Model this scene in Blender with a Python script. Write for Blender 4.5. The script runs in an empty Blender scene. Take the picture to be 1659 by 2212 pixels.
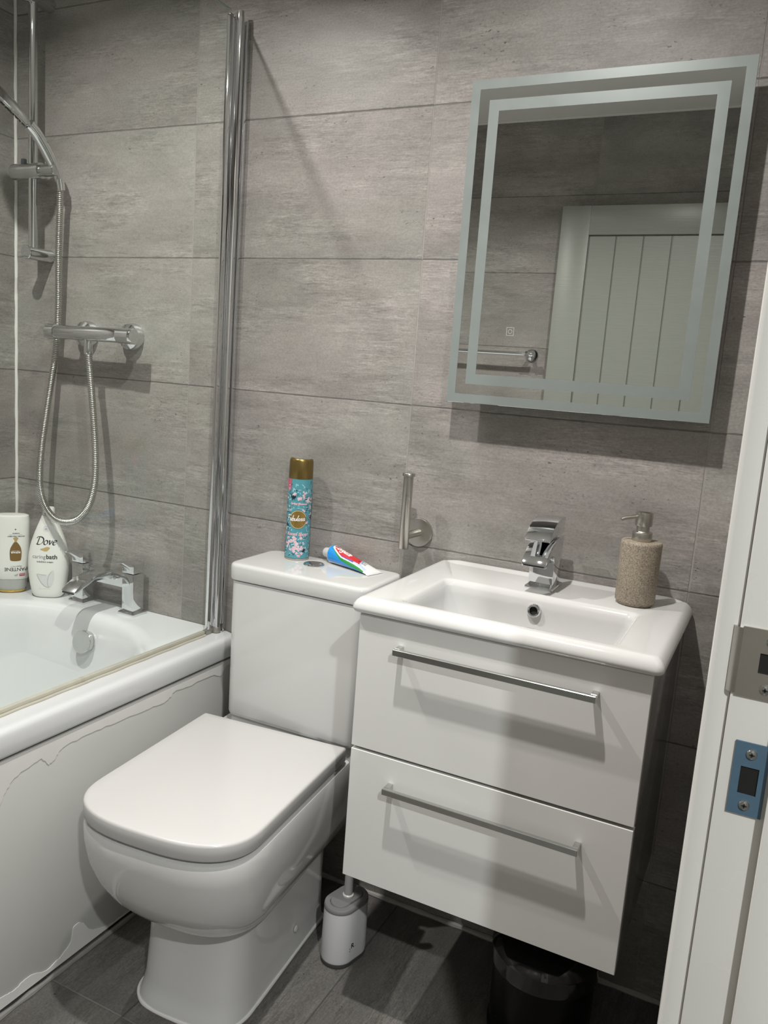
import bpy, bmesh, math, random
from mathutils import Vector, Matrix
from math import sin, cos, pi, radians, sqrt, atan2

S = bpy.context.scene
COL = S.collection

# ------------------------------------------------------------------ camera
cam_d = bpy.data.cameras.new('camera')
cam_d.sensor_fit = 'VERTICAL'
cam_d.sensor_height = 36.0
cam_d.lens = 36.0 * 1765.8958 / 2212.0
cam_d.clip_start = 0.02
cam = bpy.data.objects.new('camera', cam_d)
COL.objects.link(cam)
RV = Vector((0.148101847, 0.454478120, 0.109392037))
_R = Matrix.Rotation(RV.length, 3, RV.normalized())
_B = Matrix(((1, 0, 0), (0, 0, -1), (0, 1, 0)))
_M = _R @ _B                                    # world -> (right, down, forward)
CAM = Vector((1.92628905, -1.59911929, 1.21366576))
rot = Matrix((_M[0], -_M[1], -_M[2])).transposed()
cam.matrix_world = Matrix.Translation(CAM) @ rot.to_4x4()
S.camera = cam

# ------------------------------------------------------------------ world, lamps, exposure
S.view_settings.view_transform = 'Standard'
S.view_settings.look = 'None'
S.view_settings.gamma = 1.0
S.view_settings.use_curve_mapping = False
S.view_settings.exposure = -0.03
w = bpy.data.worlds.new('world'); S.world = w
w.use_nodes = True
w.node_tree.nodes['Background'].inputs[0].default_value = (0.95, 1.0, 0.97, 1)
w.node_tree.nodes['Background'].inputs[1].default_value = 0.05

ROOM_W, ROOM_D, ROOM_H = 1.913, 1.87, 2.257
LAMP_BATH = (0.55, -0.75, ROOM_H - 0.004)
LAMP_BASIN = (1.42, -0.80, ROOM_H - 0.004)
LAMP_HALL = (2.58, -2.08, ROOM_H - 0.004)
def disk_lamp(name, loc, power, size, spread=146, color=(1.0, 0.97, 0.93)):
    d = bpy.data.lights.new(name, 'AREA')
    d.shape = 'DISK'; d.size = size; d.energy = power; d.color = color
    d.spread = radians(spread)
    o = bpy.data.objects.new(name, d); COL.objects.link(o); o.location = loc
    return o
disk_lamp('lamp_bath', LAMP_BATH, 17.0, 0.036)
disk_lamp('lamp_basin', LAMP_BASIN, 17.0, 0.036)
disk_lamp('lamp_hall', LAMP_HALL, 38.0, 0.06, 170, (0.97, 1.0, 0.99))

# ------------------------------------------------------------------ mesh helpers
def NB(): return bmesh.new()

def box(bm, x0, x1, y0, y1, z0, z1, bev=0.0, seg=2):
    t = bmesh.new()
    bmesh.ops.create_cube(t, size=1.0)
    for v in t.verts:
        v.co = Vector((x0 + (v.co.x + .5) * (x1 - x0), y0 + (v.co.y + .5) * (y1 - y0), z0 + (v.co.z + .5) * (z1 - z0)))
    if bev > 0:
        bmesh.ops.bevel(t, geom=list(t.edges), offset=bev, segments=seg, profile=0.5, affect='EDGES')
    merge(bm, t)
    return bm

def merge(bm, t, M=None):
    if M is not None: bmesh.ops.transform(t, matrix=M, verts=t.verts)
    me = bpy.data.meshes.new('tmp'); t.to_mesh(me); t.free()
    bm.from_mesh(me); bpy.data.meshes.remove(me)

def loft(bm, rings, cap0=True, cap1=True, closed=True):
    vs = [[bm.verts.new(p) for p in r] for r in rings]
    n = len(rings[0])
    for a, b in zip(vs[:-1], vs[1:]):
        for i in range(n if closed else n - 1):
            j = (i + 1) % n
            try: bm.faces.new((a[i], a[j], b[j], b[i]))
            except ValueError: pass
    if cap0: bm.faces.new(list(reversed(vs[0])))
    if cap1: bm.faces.new(vs[-1])
    return vs

def axes(d):
    d = Vector(d).normalized()
    a = Vector((0, 0, 1)) if abs(d.z) < 0.9 else Vector((1, 0, 0))
    u = d.cross(a).normalized(); v = d.cross(u).normalized()
    return d, u, v

def lathe(bm, prof, c=(0, 0, 0), axis=(0, 0, 1), seg=32, cap0=True, cap1=True):
    d, u, v = axes(axis); c = Vector(c)
    rings = [[c + d * h + (u * cos(2 * pi * i / seg) + v * sin(2 * pi * i / seg)) * max(r, 1e-5) for i in range(seg)] for r, h in prof]
    loft(bm, rings, cap0, cap1)
    return bm

def catmull(pts, n=8, closed=False):
    P = [Vector(p) for p in pts]; out = []
    m = len(P)
    rng = range(m if closed else m - 1)
    for i in rng:
        if closed: p0, p1, p2, p3 = P[(i - 1) % m], P[i], P[(i + 1) % m], P[(i + 2) % m]
        else: p0, p1, p2, p3 = P[max(i - 1, 0)], P[i], P[i + 1], P[min(i + 2, m - 1)]
        for k in range(n):
            t = k / n
            out.append(0.5 * ((2 * p1) + (p2 - p0) * t + (2 * p0 - 5 * p1 + 4 * p2 - p3) * t * t + (3 * p1 - p0 - 3 * p2 + p3) * t ** 3))
    if not closed: out.append(P[-1])
    return out

def tube(bm, pts, rad, seg=16, cap=True, flat=1.0):
    pts = [Vector(p) for p in pts]; n = len(pts)
    R = rad if isinstance(rad, (list, tuple)) else [rad] * n
    T = [(pts[min(i + 1, n - 1)] - pts[max(i - 1, 0)]).normalized() for i in range(n)]
    _, u, v = axes(T[0]); rings = []
    for i in range(n):
        u = (u - T[i] * u.dot(T[i])).normalized(); v = T[i].cross(u)
        rings.append([pts[i] + (u * cos(2 * pi * k / seg) + v * sin(2 * pi * k / seg) * flat) * R[i] for k in range(seg)])
    loft(bm, rings, cap, cap)
    return bm

def prism(bm, poly, axis, a0, a1, bev=0.0, seg=2):
    """extrude a 2-D outline along an axis; poly in the two other axes, in xyz order"""
    t = bmesh.new()
    def P(p, a):
        if axis == 'x': return (a, p[0], p[1])
        if axis == 'y': return (p[0], a, p[1])
        return (p[0], p[1], a)
    loft(t, [[P(p, a0) for p in poly], [P(p, a1) for p in poly]])
    bmesh.ops.recalc_face_normals(t, faces=t.faces)
    if bev > 0:
        ed = [e for e in t.edges if e.calc_face_angle(0) > 0.45]
        bmesh.ops.bevel(t, geom=ed, offset=bev, segments=seg, profile=0.5, affect='EDGES')
    merge(bm, t)
    return bm

def rrect(cx, cy, hx, hy, r, n=6):
    out = []
    for (sx, sy, a0) in ((1, 1, 0), (-1, 1, 90), (-1, -1, 180), (1, -1, 270)):
        for k in range(n + 1):
            a = radians(a0 + 90 * k / n)
            out.append((cx + sx * (hx - r) + r * cos(a), cy + sy * (hy - r) + r * sin(a)))
    return out

def spow(c, e): return math.copysign(abs(c) ** e, c)

# ------------------------------------------------------------------ object helpers
def thing(name, label, cat, loc, rz=0.0, group=None):
    o = bpy.data.objects.new(name, None); COL.objects.link(o)
    o.empty_display_size = 0.05
    o.location = loc; o.rotation_euler = (0, 0, rz)
    o['label'] = label; o['category'] = cat
    if group: o['group'] = group
    return o

def root_of(o):
    while o.parent is not None: o = o.parent
    return o

def obj(name, bm, mat, parent=None, angle=32, local=False, recalc=True, label=None):
    """one mesh object; vertices are in world space unless local"""
    if recalc: bmesh.ops.recalc_face_normals(bm, faces=bm.faces)
    me = bpy.data.meshes.new(name); bm.to_mesh(me); bm.free()
    mats = mat if isinstance(mat, (list, tuple)) else [mat]
    for m in mats: me.materials.append(m)
    for p in me.polygons: p.use_smooth = True
    try: me.set_sharp_from_angle(angle=radians(angle))
    except Exception: pass
    o = bpy.data.objects.new(name, me); COL.objects.link(o)
    if parent is not None:
        o.parent = parent
        if not local:
            r = root_of(parent)
            M = Matrix.Translation(r.location) @ r.rotation_euler.to_matrix().to_4x4()
            me.transform(M.inverted())
    if label: o['label'] = label
    return o

def struct(name, bm, mat, parent=None, angle=32, recalc=True):
    o = obj(name, bm, mat, parent, angle, recalc=recalc)
    if parent is None: o['kind'] = 'structure'
    return o

def solo(name, bm, mat, label, cat, group=None, angle=32):
    o = obj(name, bm, mat, None, angle)
    o['label'] = label; o['category'] = cat
    if group: o['group'] = group
    return o

# ------------------------------------------------------------------ materials
class NT:
    def __init__(s, name):
        s.m = bpy.data.materials.new(name); s.m.use_nodes = True
        s.t = s.m.node_tree; s.b = s.t.nodes['Principled BSDF']
    def n(s, typ, **kw):
        nd = s.t.nodes.new(typ)
        for k, v in kw.items():
            if k.startswith('i_'): nd.inputs[int(k[2:])].default_value = v
            else: setattr(nd, k, v)
        return nd
    def l(s, a, b): s.t.links.new(a, b)
    def math(s, op, a, b=None, c=None):
        nd = s.t.nodes.new('ShaderNodeMath'); nd.operation = op
        for i, x in enumerate((a, b, c)):
            if x is None: continue
            if isinstance(x, (int, float)): nd.inputs[i].default_value = x
            else: s.l(x, nd.inputs[i])
        return nd.outputs[0]
    def mix(s, f, a, b, mode='MIX'):
        nd = s.t.nodes.new('ShaderNodeMix'); nd.data_type = 'RGBA'; nd.blend_type = mode
        for i, x in ((0, f), (6, a), (7, b)):
            if isinstance(x, (int, float)): nd.inputs[i].default_value = x
            elif isinstance(x, tuple): nd.inputs[i].default_value = (*x, 1) if len(x) == 3 else x
            else: s.l(x, nd.inputs[i])
        return nd.outputs[2]
    def ramp(s, fac, stops):
        nd = s.t.nodes.new('ShaderNodeValToRGB'); cr = nd.color_ramp
        while len(cr.elements) < len(stops): cr.elements.new(0.5)
        for e, (p, c) in zip(cr.elements, stops):
            e.position = p; e.color = (*c, 1) if isinstance(c, tuple) else (c, c, c, 1)
        s.l(fac, nd.inputs[0]); return nd.outputs[0]
    def rng(s, v, a, b, c, d):
        nd = s.t.nodes.new('ShaderNodeMapRange'); nd.inputs[1].default_value = a; nd.inputs[2].default_value = b
        nd.inputs[3].default_value = c; nd.inputs[4].default_value = d; s.l(v, nd.inputs[0]); return nd.outputs[0]

def plain(name, col, rough=0.4, metal=0.0, coat=0.0, noise=0.0, nscale=30.0, bump=0.0, spec=0.5):
    N = NT(name); b = N.b
    b.inputs['Base Color'].default_value = (*col, 1); b.inputs['Roughness'].default_value = rough
    b.inputs['Metallic'].default_value = metal; b.inputs['Coat Weight'].default_value = coat
    b.inputs['Specular IOR Level'].default_value = spec
    tc = N.n('ShaderNodeTexCoord'); ns = N.n('ShaderNodeTexNoise'); N.l(tc.outputs['Object'], ns.inputs['Vector'])
    ns.inputs['Scale'].default_value = nscale; ns.inputs['Detail'].default_value = 4
    if noise > 0:
        c1 = tuple(x * (1 - noise) for x in col); c2 = tuple(min(1, x * (1 + noise)) for x in col)
        N.l(N.mix(ns.outputs[0], c1, c2), b.inputs['Base Color'])
    N.l(N.rng(ns.outputs[0], 0.3, 0.7, max(rough * 0.9, 0), min(rough * 1.1 + 0.005, 1)), b.inputs['Roughness'])
    if bump > 0:
        bp = N.n('ShaderNodeBump'); bp.inputs['Strength'].default_value = bump; bp.inputs['Distance'].default_value = 0.001
        N.l(ns.outputs[0], bp.inputs['Height']); N.l(bp.outputs[0], b.inputs['Normal'])
    return N.m

def tile_mat(name, ua, va, tw, th, u0, v0, cols, grout, rough=0.42, grain=1.0, groutw=0.0035, seed=0.0, vein=1.0):
    """stoneware tiles in a straight grid; ua/va are the object axes along the long and the short side"""
    N = NT(name)
    tc = N.n('ShaderNodeTexCoord'); sp = N.n('ShaderNodeSeparateXYZ'); N.l(tc.outputs['Object'], sp.inputs[0])
    U = N.math('SUBTRACT', sp.outputs[ua], u0); V = N.math('SUBTRACT', sp.outputs[va], v0)
    ut = N.math('DIVIDE', U, tw); vt = N.math('DIVIDE', V, th)
    iu = N.math('FLOOR', ut); iv = N.math('FLOOR', vt)
    fu = N.math('MULTIPLY', N.math('SUBTRACT', 0.5, N.math('ABSOLUTE', N.math('SUBTRACT', N.math('FRACT', ut), 0.5))), tw)
    fv = N.math('MULTIPLY', N.math('SUBTRACT', 0.5, N.math('ABSOLUTE', N.math('SUBTRACT', N.math('FRACT', vt), 0.5))), th)
    # slightly wavering joint
    wv = N.n('ShaderNodeTexNoise'); wv.inputs['Scale'].default_value = 40.0; N.l(tc.outputs['Object'], wv.inputs['Vector'])
    wob = N.rng(wv.outputs[0], 0.3, 0.7, -0.0006, 0.0006)
    jU = N.rng(N.math('ADD', fu, wob), groutw * 0.30, groutw * 0.60, 1.0, 0.0)
    jV = N.rng(N.math('ADD', fv, wob), groutw * 0.30, groutw * 0.60, 1.0, 0.0)
    joint = N.math('MAXIMUM', jU, jV)
    cid = N.n('ShaderNodeCombineXYZ'); N.l(iu, cid.inputs[0]); N.l(iv, cid.inputs[1]); cid.inputs[2].default_value = seed
    wn = N.n('ShaderNodeTexWhiteNoise'); wn.noise_dimensions = '3D'; N.l(cid.outputs[0], wn.inputs['Vector'])
    sc = N.n('ShaderNodeVectorMath', operation='SCALE'); N.l(wn.outputs['Color'], sc.inputs[0]); sc.inputs['Scale'].default_value = 40.0
    def tex(su, sv, scale, detail, rgh=0.6, dist=0.0):
        cb = N.n('ShaderNodeCombineXYZ')
        N.l(N.math('MULTIPLY', U, su), cb.inputs[0]); N.l(N.math('MULTIPLY', V, sv), cb.inputs[1])
        ad = N.n('ShaderNodeVectorMath', operation='ADD'); N.l(cb.outputs[0], ad.inputs[0]); N.l(sc.outputs[0], ad.inputs[1])
        t = N.n('ShaderNodeTexNoise'); N.l(ad.outputs[0], t.inputs['Vector'])
        t.inputs['Scale'].default_value = scale; t.inputs['Detail'].default_value = detail
        t.inputs['Roughness'].default_value = rgh; t.inputs['Distortion'].default_value = dist
        return t.outputs[0]
    big = tex(1.0, 2.2, 3.2, 5, 0.62, 0.4)
    streak = tex(1.0, 9.0, 7.0, 7, 0.68, 0.3)
    fine = tex(3.0, 22.0, 14.0, 6, 0.72)
    grit = tex(1.0, 1.3, 210.0, 3, 0.6)
    pitn = tex(1.0, 1.5, 125.0, 2, 0.5)
    pitm = tex(1.0, 2.0, 7.5, 3, 0.6)
    c0, c1, c2 = cols
    base = N.ramp(big, [(0.30, c0), (0.5, c1), (0.70, c2)])
    msk = N.rng(tex(1.0, 2.6, 4.0, 4, 0.6, 0.5), 0.42, 0.62, 0.12, 1.0)
    def amp(v, lo, hi, a_): return N.math('ADD', 1.0, N.math('MULTIPLY', N.math('MULTIPLY', N.rng(v, lo, hi, -a_, a_), vein), msk))
    s1 = amp(streak, 0.32, 0.68, 0.22)
    s2 = amp(fine, 0.34, 0.66, 0.27)
    s3 = N.rng(grit, 0.3, 0.7, 1.0 - 0.14 * grain, 1.0 + 0.13 * grain)
    tv = N.rng(wn.outputs['Value'], 0, 1, 0.92, 1.06)
    hue = N.rng(tex(1.0, 1.8, 2.6, 3, 0.5), 0.4, 0.6, 0.0, 1.0)
    base = N.mix(hue, N.mix(1.0, base, (0.985, 1.0, 0.985), 'MULTIPLY'), N.mix(1.0, base, (1.02, 0.988, 1.0), 'MULTIPLY'))
    k = N.math('MULTIPLY', N.math('MULTIPLY', s1, s2), N.math('MULTIPLY', s3, tv))
    kk = N.n('ShaderNodeCombineXYZ')
    for i in range(3): N.l(k, kk.inputs[i])
    colr = N.mix(1.0, base, kk.outputs[0], 'MULTIPLY')
    # thin dark broken veins and small pits
    vn = N.math('ABSOLUTE', N.math('SUBTRACT', tex(0.8, 7.0, 6.0, 4, 0.55, 0.8), 0.5))
    vmask = N.math('MULTIPLY', N.rng(vn, 0.0, 0.010, 1.0, 0.0), N.rng(pitm, 0.54, 0.66, 0.0, 0.42 * vein))
    colr = N.mix(vmask, colr, tuple(x * 0.35 for x in c0))
    pit = N.math('MULTIPLY', N.rng(pitn, 0.66, 0.71, 0.0, 1.0), N.rng(pitm, 0.50, 0.66, 0.0, 0.85))
    colr = N.mix(pit, colr, tuple(x * 0.25 for x in c0))
    colr = N.mix(jU, colr, grout)
    colr = N.mix(N.math('MULTIPLY', jV, N.rng(pitm, 0.35, 0.6, 0.55, 1.0)), colr, tuple(x * 0.42 for x in grout))
    N.l(colr, N.b.inputs['Base Color'])
    N.b.inputs['Specular IOR Level'].default_value = 0.42
    N.l(N.math('ADD', N.rng(big, 0.3, 0.7, rough + 0.05, rough - 0.05), N.math('MULTIPLY', joint, 0.3)), N.b.inputs['Roughness'])
    h = N.math('SUBTRACT', N.math('MULTIPLY', fine, 0.35), N.math('ADD', N.math('MULTIPLY', joint, 1.6), N.math('MULTIPLY', pit, 0.5)))
    bp = N.n('ShaderNodeBump'); bp.inputs['Strength'].default_value = 0.55; bp.inputs['Distance'].default_value = 0.0012
    N.l(h, bp.inputs['Height']); N.l(bp.outputs[0], N.b.inputs['Normal'])
    return N.m

TC = ((0.222, 0.210, 0.195), (0.288, 0.273, 0.256), (0.350, 0.333, 0.313))
M = {}
M['tile_back'] = tile_mat('grey_wall_tile_back', 0, 2, 0.6, 0.3, 0.0, 0.251, TC, (0.31, 0.293, 0.275), seed=3.0)
M['tile_side'] = tile_mat('grey_wall_tile_side', 1, 2, 0.6, 0.3, -0.30, 0.251, TC, (0.31, 0.293, 0.275), seed=11.0)
M['tile_front'] = tile_mat('grey_wall_tile_front', 0, 2, 0.6, 0.3, 0.523, 0.162, TC, (0.31, 0.293, 0.275), seed=23.0)
M['tile_floor'] = tile_mat('slate_floor_tile', 1, 0, 0.6, 0.3, -0.575, 0.067,
    ((0.088, 0.083, 0.077), (0.125, 0.118, 0.110), (0.170, 0.160, 0.150)), (0.165, 0.158, 0.147), rough=0.45, seed=5.0, grain=1.6, vein=1.15)
M['ceiling'] = plain('ceiling_paint', (0.90, 0.89, 0.87), 0.8, noise=0.02, bump=0.05)
M['hall_paint'] = plain('hall_paint', (0.30, 0.295, 0.28), 0.7, noise=0.02)
M['gloss_trim'] = plain('white_gloss_woodwork', (0.78, 0.76, 0.725), 0.28, noise=0.03, nscale=8, bump=0.08)
M['sealant'] = plain('white_sealant', (0.78, 0.77, 0.74), 0.35, noise=0.06, nscale=60)
M['sealant_dirty'] = plain('dirty_sealant', (0.50, 0.47, 0.42), 0.5, noise=0.25, nscale=40)
M['ceramic'] = plain('white_ceramic', (0.63, 0.628, 0.618), 0.09, coat=0.3, noise=0.01, nscale=5)
M['seat_plastic'] = plain('white_seat_plastic', (0.56, 0.548, 0.540), 0.22, noise=0.01, nscale=6)
M['acrylic'] = plain('white_bath_acrylic', (0.67, 0.68, 0.69), 0.13, noise=0.01, nscale=6)
M['gloss_white'] = plain('white_gloss_lacquer', (0.70, 0.695, 0.675), 0.12, coat=0.4, noise=0.008, nscale=4)
M['carcass'] = plain('grey_board', (0.15, 0.148, 0.142), 0.16, noise=0.01)
M['chrome'] = plain('chrome', (0.72, 0.73, 0.74), 0.045, 1.0)
M['chrome_soft'] = plain('satin_chrome', (0.60, 0.61, 0.60), 0.16, 1.0)
M['steel'] = plain('brushed_steel', (0.52, 0.50, 0.46), 0.30, 1.0, noise=0.05, nscale=50)
M['hose'] = plain('steel_hose', (0.58, 0.57, 0.54), 0.16, 1.0)
M['black_gap'] = plain('black_cavity', (0.006, 0.006, 0.006), 0.7)
M['rubber'] = plain('black_rubber', (0.02, 0.02, 0.02), 0.5)
M['panel_paint'] = plain('bath_panel_paint', (0.64, 0.64, 0.615), 0.42, noise=0.035, nscale=7, bump=0.12)
M['peel_paint'] = plain('peeling_white_paint', (0.78, 0.765, 0.74), 0.5, noise=0.03, nscale=20, bump=0.1)
M['seal_strip'] = plain('clear_yellowed_seal', (0.50, 0.48, 0.40), 0.3, noise=0.12, nscale=30)
# glass
def glass_mat():
    N = NT('clear_screen_glass'); t = N.t
    out = t.nodes['Material Output']
    tr = N.n('ShaderNodeBsdfTransparent'); tr.inputs[0].default_value = (0.945, 0.965, 0.95, 1)
    gl = N.n('ShaderNodeBsdfGlossy'); gl.inputs['Roughness'].default_value = 0.01; gl.inputs[0].default_value = (1, 1, 1, 1)
    lw = N.n('ShaderNodeLayerWeight'); lw.inputs[0].default_value = 0.5
    fr = N.math('ADD', 0.03, N.math('MULTIPLY', 0.9, N.math('POWER', lw.outputs['Facing'], 5.0)))
    mx = N.n('ShaderNodeMixShader')
    N.l(fr, mx.inputs[0]); N.l(tr.outputs[0], mx.inputs[1]); N.l(gl.outputs[0], mx.inputs[2])
    N.l(mx.outputs[0], out.inputs[0])
    return N.m
M['glass'] = glass_mat()
M['glass_edge'] = plain('glass_edge', (0.20, 0.27, 0.25), 0.08, coat=0.4)
M['mirror'] = plain('mirror_silver', (0.82, 0.85, 0.82), 0.0, 1.0)
M['frost'] = plain('frosted_mirror_band', (0.235, 0.265, 0.255), 0.38, 0.2, noise=0.02)
M['sage_door'] = None

# ================================================================== THE SETTING
W, D, H = ROOM_W, ROOM_D, ROOM_H
HX1, HY0, HY1 = 3.25, -3.1, 0.55          # the hall outside the door
b = box(NB(), -0.1, HX1 + .1, HY0 - .1, 0.1, -0.1, 0.0); struct('floor', b, M['tile_floor'])
b = box(NB(), -0.1, HX1 + .1, HY0 - .1, 0.1, H, H + 0.1); struct('ceiling', b, M['ceiling'])
b = box(NB(), -0.1, HX1 + .1, 0.0, 0.1, 0.0, H); struct('wall_back', b, M['tile_back'])
b = box(NB(), -0.1, 0.0, -D - .1, 0.0, 0.0, H); struct('wall_left', b, M['tile_side'])
b = box(NB(), -0.1, W, -D - .1, -D, 0.0, H); struct('wall_front', b, M['tile_front'])
# right wall with the doorway (camera stands in it)
JY = -0.92                 # latch jamb face
HYJ = -1.80                # hinge jamb face
HEAD = 1.925
WX1 = W + 0.115
b = box(NB(), W, WX1, JY + 0.03, 0.0, 0.0, H)
box(b, W, WX1, -D - 0.1, HYJ - 0.03, 0.0, H)
box(b, W, WX1, HYJ - 0.03, JY + 0.03, HEAD + 0.03, H)
struct('wall_right', b, M['tile_side'])
# hall shell
b = box(NB(), HX1, HX1 + .1, HY0, 0.1, 0, H); struct('wall_hall_far', b, M['hall_paint'])
b = box(NB(), WX1, HX1, HY0 - .1, HY0, 0, H); struct('wall_hall_end', b, M['hall_paint'])
b = box(NB(), W, WX1, HY0 - .1, -D - 0.1, 0, H); struct('wall_hall_near', b, M['hall_paint'])

# door frame: lining, stop, architrave (latch side is the one in the picture)
def jamb(bm, yf, s):
    # s=+1: face looks towards -y and the lining lies at y > yf
    y = lambda d: yf + s * d
    def bx(x0, x1, d0, d1, z0, z1, bev):
        a, c = sorted((y(d0), y(d1))); box(bm, x0, x1, a, c, z0, z1, bev)
    bx(W + 0.0004, WX1 + 0.012, 0.0, 0.03, 0.0, HEAD + 0.03, 0.0012)
    bx(W + 0.038, WX1 - 0.030, -0.012, 0.001, 0.0, HEAD, 0.0015)
b = NB(); jamb(b, JY, 1); jamb(b, HYJ, -1)
box(b, W + 0.0004, WX1 + 0.012, HYJ, JY, HEAD, HEAD + 0.03, 0.0012)
box(b, W + 0.038, WX1 - 0.030, HYJ, JY, HEAD - 0.012, HEAD + 0.001, 0.0015)
struct('trim_3', b, M['gloss_trim'])
# architrave around the opening on the room side, rounded outer edge
AX = W - 0.018
prof = [(W, 0.004), (AX + 0.004, 0.004), (AX + 0.001, 0.0055), (AX, 0.009), (AX + 0.0005, 0.030), (AX + 0.003, 0.046), (AX + 0.008, 0.056), (AX + 0.012, 0.060), (W, 0.060)]
b = NB()
prism(b, [(x, JY + d) for x, d in prof], 'z', 0.0, HEAD + 0.064)
prism(b, [(x, HYJ - d) for x, d in prof], 'z', 0.0, HEAD + 0.064)
prism(b, [(x, HEAD + d) for x, d in prof], 'y', HYJ - 0.004, JY + 0.004)
struct('trim_4', b, M['gloss_trim'])

# mastic beads
b = NB()
tube(b, [(0.0035 + 0.0006 * sin(i * 1.7), -0.0035, 0.552 + i * (H - 0.56) / 60) for i in range(61)], [0.0043 + 0.0004 * sin(i * 2.3) for i in range(61)], 8)
struct('trim_1', b, M['sealant'])
b = NB()
tube(b, [(0.80 + i * (W - 0.81) / 40, -0.003, 0.003) for i in range(41)], [0.0062 + 0.0012 * sin(i * 2.1) for i in range(41)], 8)
struct('trim_2', b, plain('floor_grout_bead', (0.46, 0.45, 0.42), 0.6, noise=0.15, nscale=30))
b = NB()
tube(b, [(0.7835, -0.012 - i * 1.7 / 50, 0.002) for i in range(51)], [0.0055 + 0.0012 * sin(i * 2.9) for i in range(51)], 8)
struct('trim_5', b, plain('grey_floor_trim', (0.24, 0.235, 0.22), 0.45, noise=0.2, nscale=40))

b = NB()
tube(b, [(0.004, -D + 0.003, H - 0.003), (W - 0.004, -D + 0.003, H - 0.003)], 0.006, 8)
struct('trim_6', b, M['sealant'])
# the open door, folded back against the front wall
def door_mat():
    N = NT('sage_painted_door')
    tc = N.n('ShaderNodeTexCoord'); mp = N.n('ShaderNodeMapping'); N.l(tc.outputs['Object'], mp.inputs[0])
    mp.inputs['Scale'].default_value = (3, 3, 60)
    ns = N.n('ShaderNodeTexNoise'); N.l(mp.outputs[0], ns.inputs['Vector']); ns.inputs['Scale'].default_value = 4; ns.inputs['Detail'].default_value = 6
    N.l(N.mix(ns.outputs[0], (0.255, 0.265, 0.240), (0.285, 0.295, 0.268)), N.b.inputs['Base Color'])
    N.b.inputs['Roughness'].default_value = 0.36
    bp = N.n('ShaderNodeBump'); bp.inputs['Strength'].default_value = 0.25; bp.inputs['Distance'].default_value = 0.001
    N.l(ns.outputs[0], bp.inputs['Height']); N.l(bp.outputs[0], N.b.inputs['Normal'])
    return N.m
M['door'] = door_mat()
DY1, DY0 = -1.79, -1.825
DX0, DX1, DZ0, DZ1 = 1.02, 1.865, 0.008, 1.905
b = NB()
box(b, DX0, DX0 + 0.112, DY0, DY1, DZ0, DZ1, 0.0015)                       # stiles, rails
box(b, DX1 - 0.112, DX1, DY0, DY1, DZ0, DZ1, 0.0015)
box(b, DX0 + 0.112, DX1 - 0.112, DY0, DY1, DZ1 - 0.108, DZ1, 0.0015)
box(b, DX0 + 0.112, DX1 - 0.112, DY0, DY1, DZ0, DZ0 + 0.2, 0.0015)
dr = struct('door_1', b, M['door'])
b = NB(); px0, px1 = DX0 + 0.115, DX1 - 0.115; npl = 6
for i in range(npl):
    wpl = (px1 - px0) / npl
    box(b, px0 + i * wpl + 0.0022, px0 + (i + 1) * wpl - 0.0022, DY0 + 0.004, DY1 - 0.004, DZ0 + 0.202, DZ1 - 0.113, 0.0012, 1)
box(b, px0 - 0.003, px1 + 0.003, DY0 + 0.006, DY1 - 0.012, DZ0 + 0.2, DZ1 - 0.108)
o = struct('plank_panel', b, M['door'], dr)
b = NB()
for zz in (0.3, 1.0, 1.68):
    lathe(b, [(0.006, -0.045), (0.006, 0.045)], (DX1 + 0.004, DY1 + 0.002, zz), (0, 0, 1), 12)
    box(b, DX1 - 0.0015, DX1 + 0.001, DY0 + 0.004, DY1, zz - 0.045, zz + 0.045)
struct('hinge', b, M['steel'], dr)

# ------------------------------------------------------------------ recessed lamps in the ceilings
def downlight(loc, label):
    t = thing('ceiling_light', label, 'ceiling light', (loc[0], loc[1], H))
    b = lathe(NB(), [(0.030, -0.001), (0.032, -0.006), (0.042, -0.006), (0.044, -0.002), (0.044, 0.0)], (loc[0], loc[1], H), (0, 0, 1), 40, False, False)
    obj('bezel', b, M['chrome_soft'], t)
    b = lathe(NB(), [(0.031, -0.0005), (0.031, -0.0015)], (loc[0], loc[1], H), (0, 0, 1), 32)
    obj('lens', b, plain('lamp_lens', (0.9, 0.9, 0.88), 0.3), t)
downlight(LAMP_BATH, 'round recessed ceiling light above the bath')
downlight(LAMP_BASIN, 'round recessed ceiling light above the washbasin')
downlight(LAMP_HALL, 'round recessed ceiling light in the hall outside the door')
# ================================================================== BATH
def bath_outline(cx, a, yt, yb, b, n, N=40, M_=14):
    """closed ring: tap-end arc, left side, far-end arc, right side"""
    out = []
    for k in range(N + 1):                         # tap end, from right to left
        t = pi * k / N
        out.append((cx + a * spow(cos(t), 2 / n), yt - b + b * spow(sin(t), 2 / n)))
    y0, y1 = yt - b, yb + b
    for k in range(1, M_): out.append((cx - a, y0 + (y1 - y0) * k / M_))
    for k in range(N + 1):
        t = pi + pi * k / N
        out.append((cx + a * spow(cos(t), 2 / n), yb + b + b * spow(sin(t), 2 / n)))
    for k in range(1, M_): out.append((cx + a, y1 + (y0 - y1) * k / M_))
    return out
RZ = 0.556
BY = -1.862
def R3(p, z): return [(x, y, z) for x, y in p]
def outr(ins): return bath_outline(0.393, 0.3915 - ins, -0.0015 - ins * 0.0, BY + ins * 0.0, 0.22, 26)
def innr(ins, ins_end=None, n=2.08):
    e = ins if ins_end is None else ins_end
    return bath_outline(0.385, 0.332 - ins, -0.098 - e, -1.72 + e * 1.6, 0.225 - min(ins * 0.25, 0.08), n)
tub = thing('bathtub', 'white acrylic bathtub along the left wall behind the glass screen', 'bathtub', (0.39, -0.93, 0.0))
b = NB()
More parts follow.
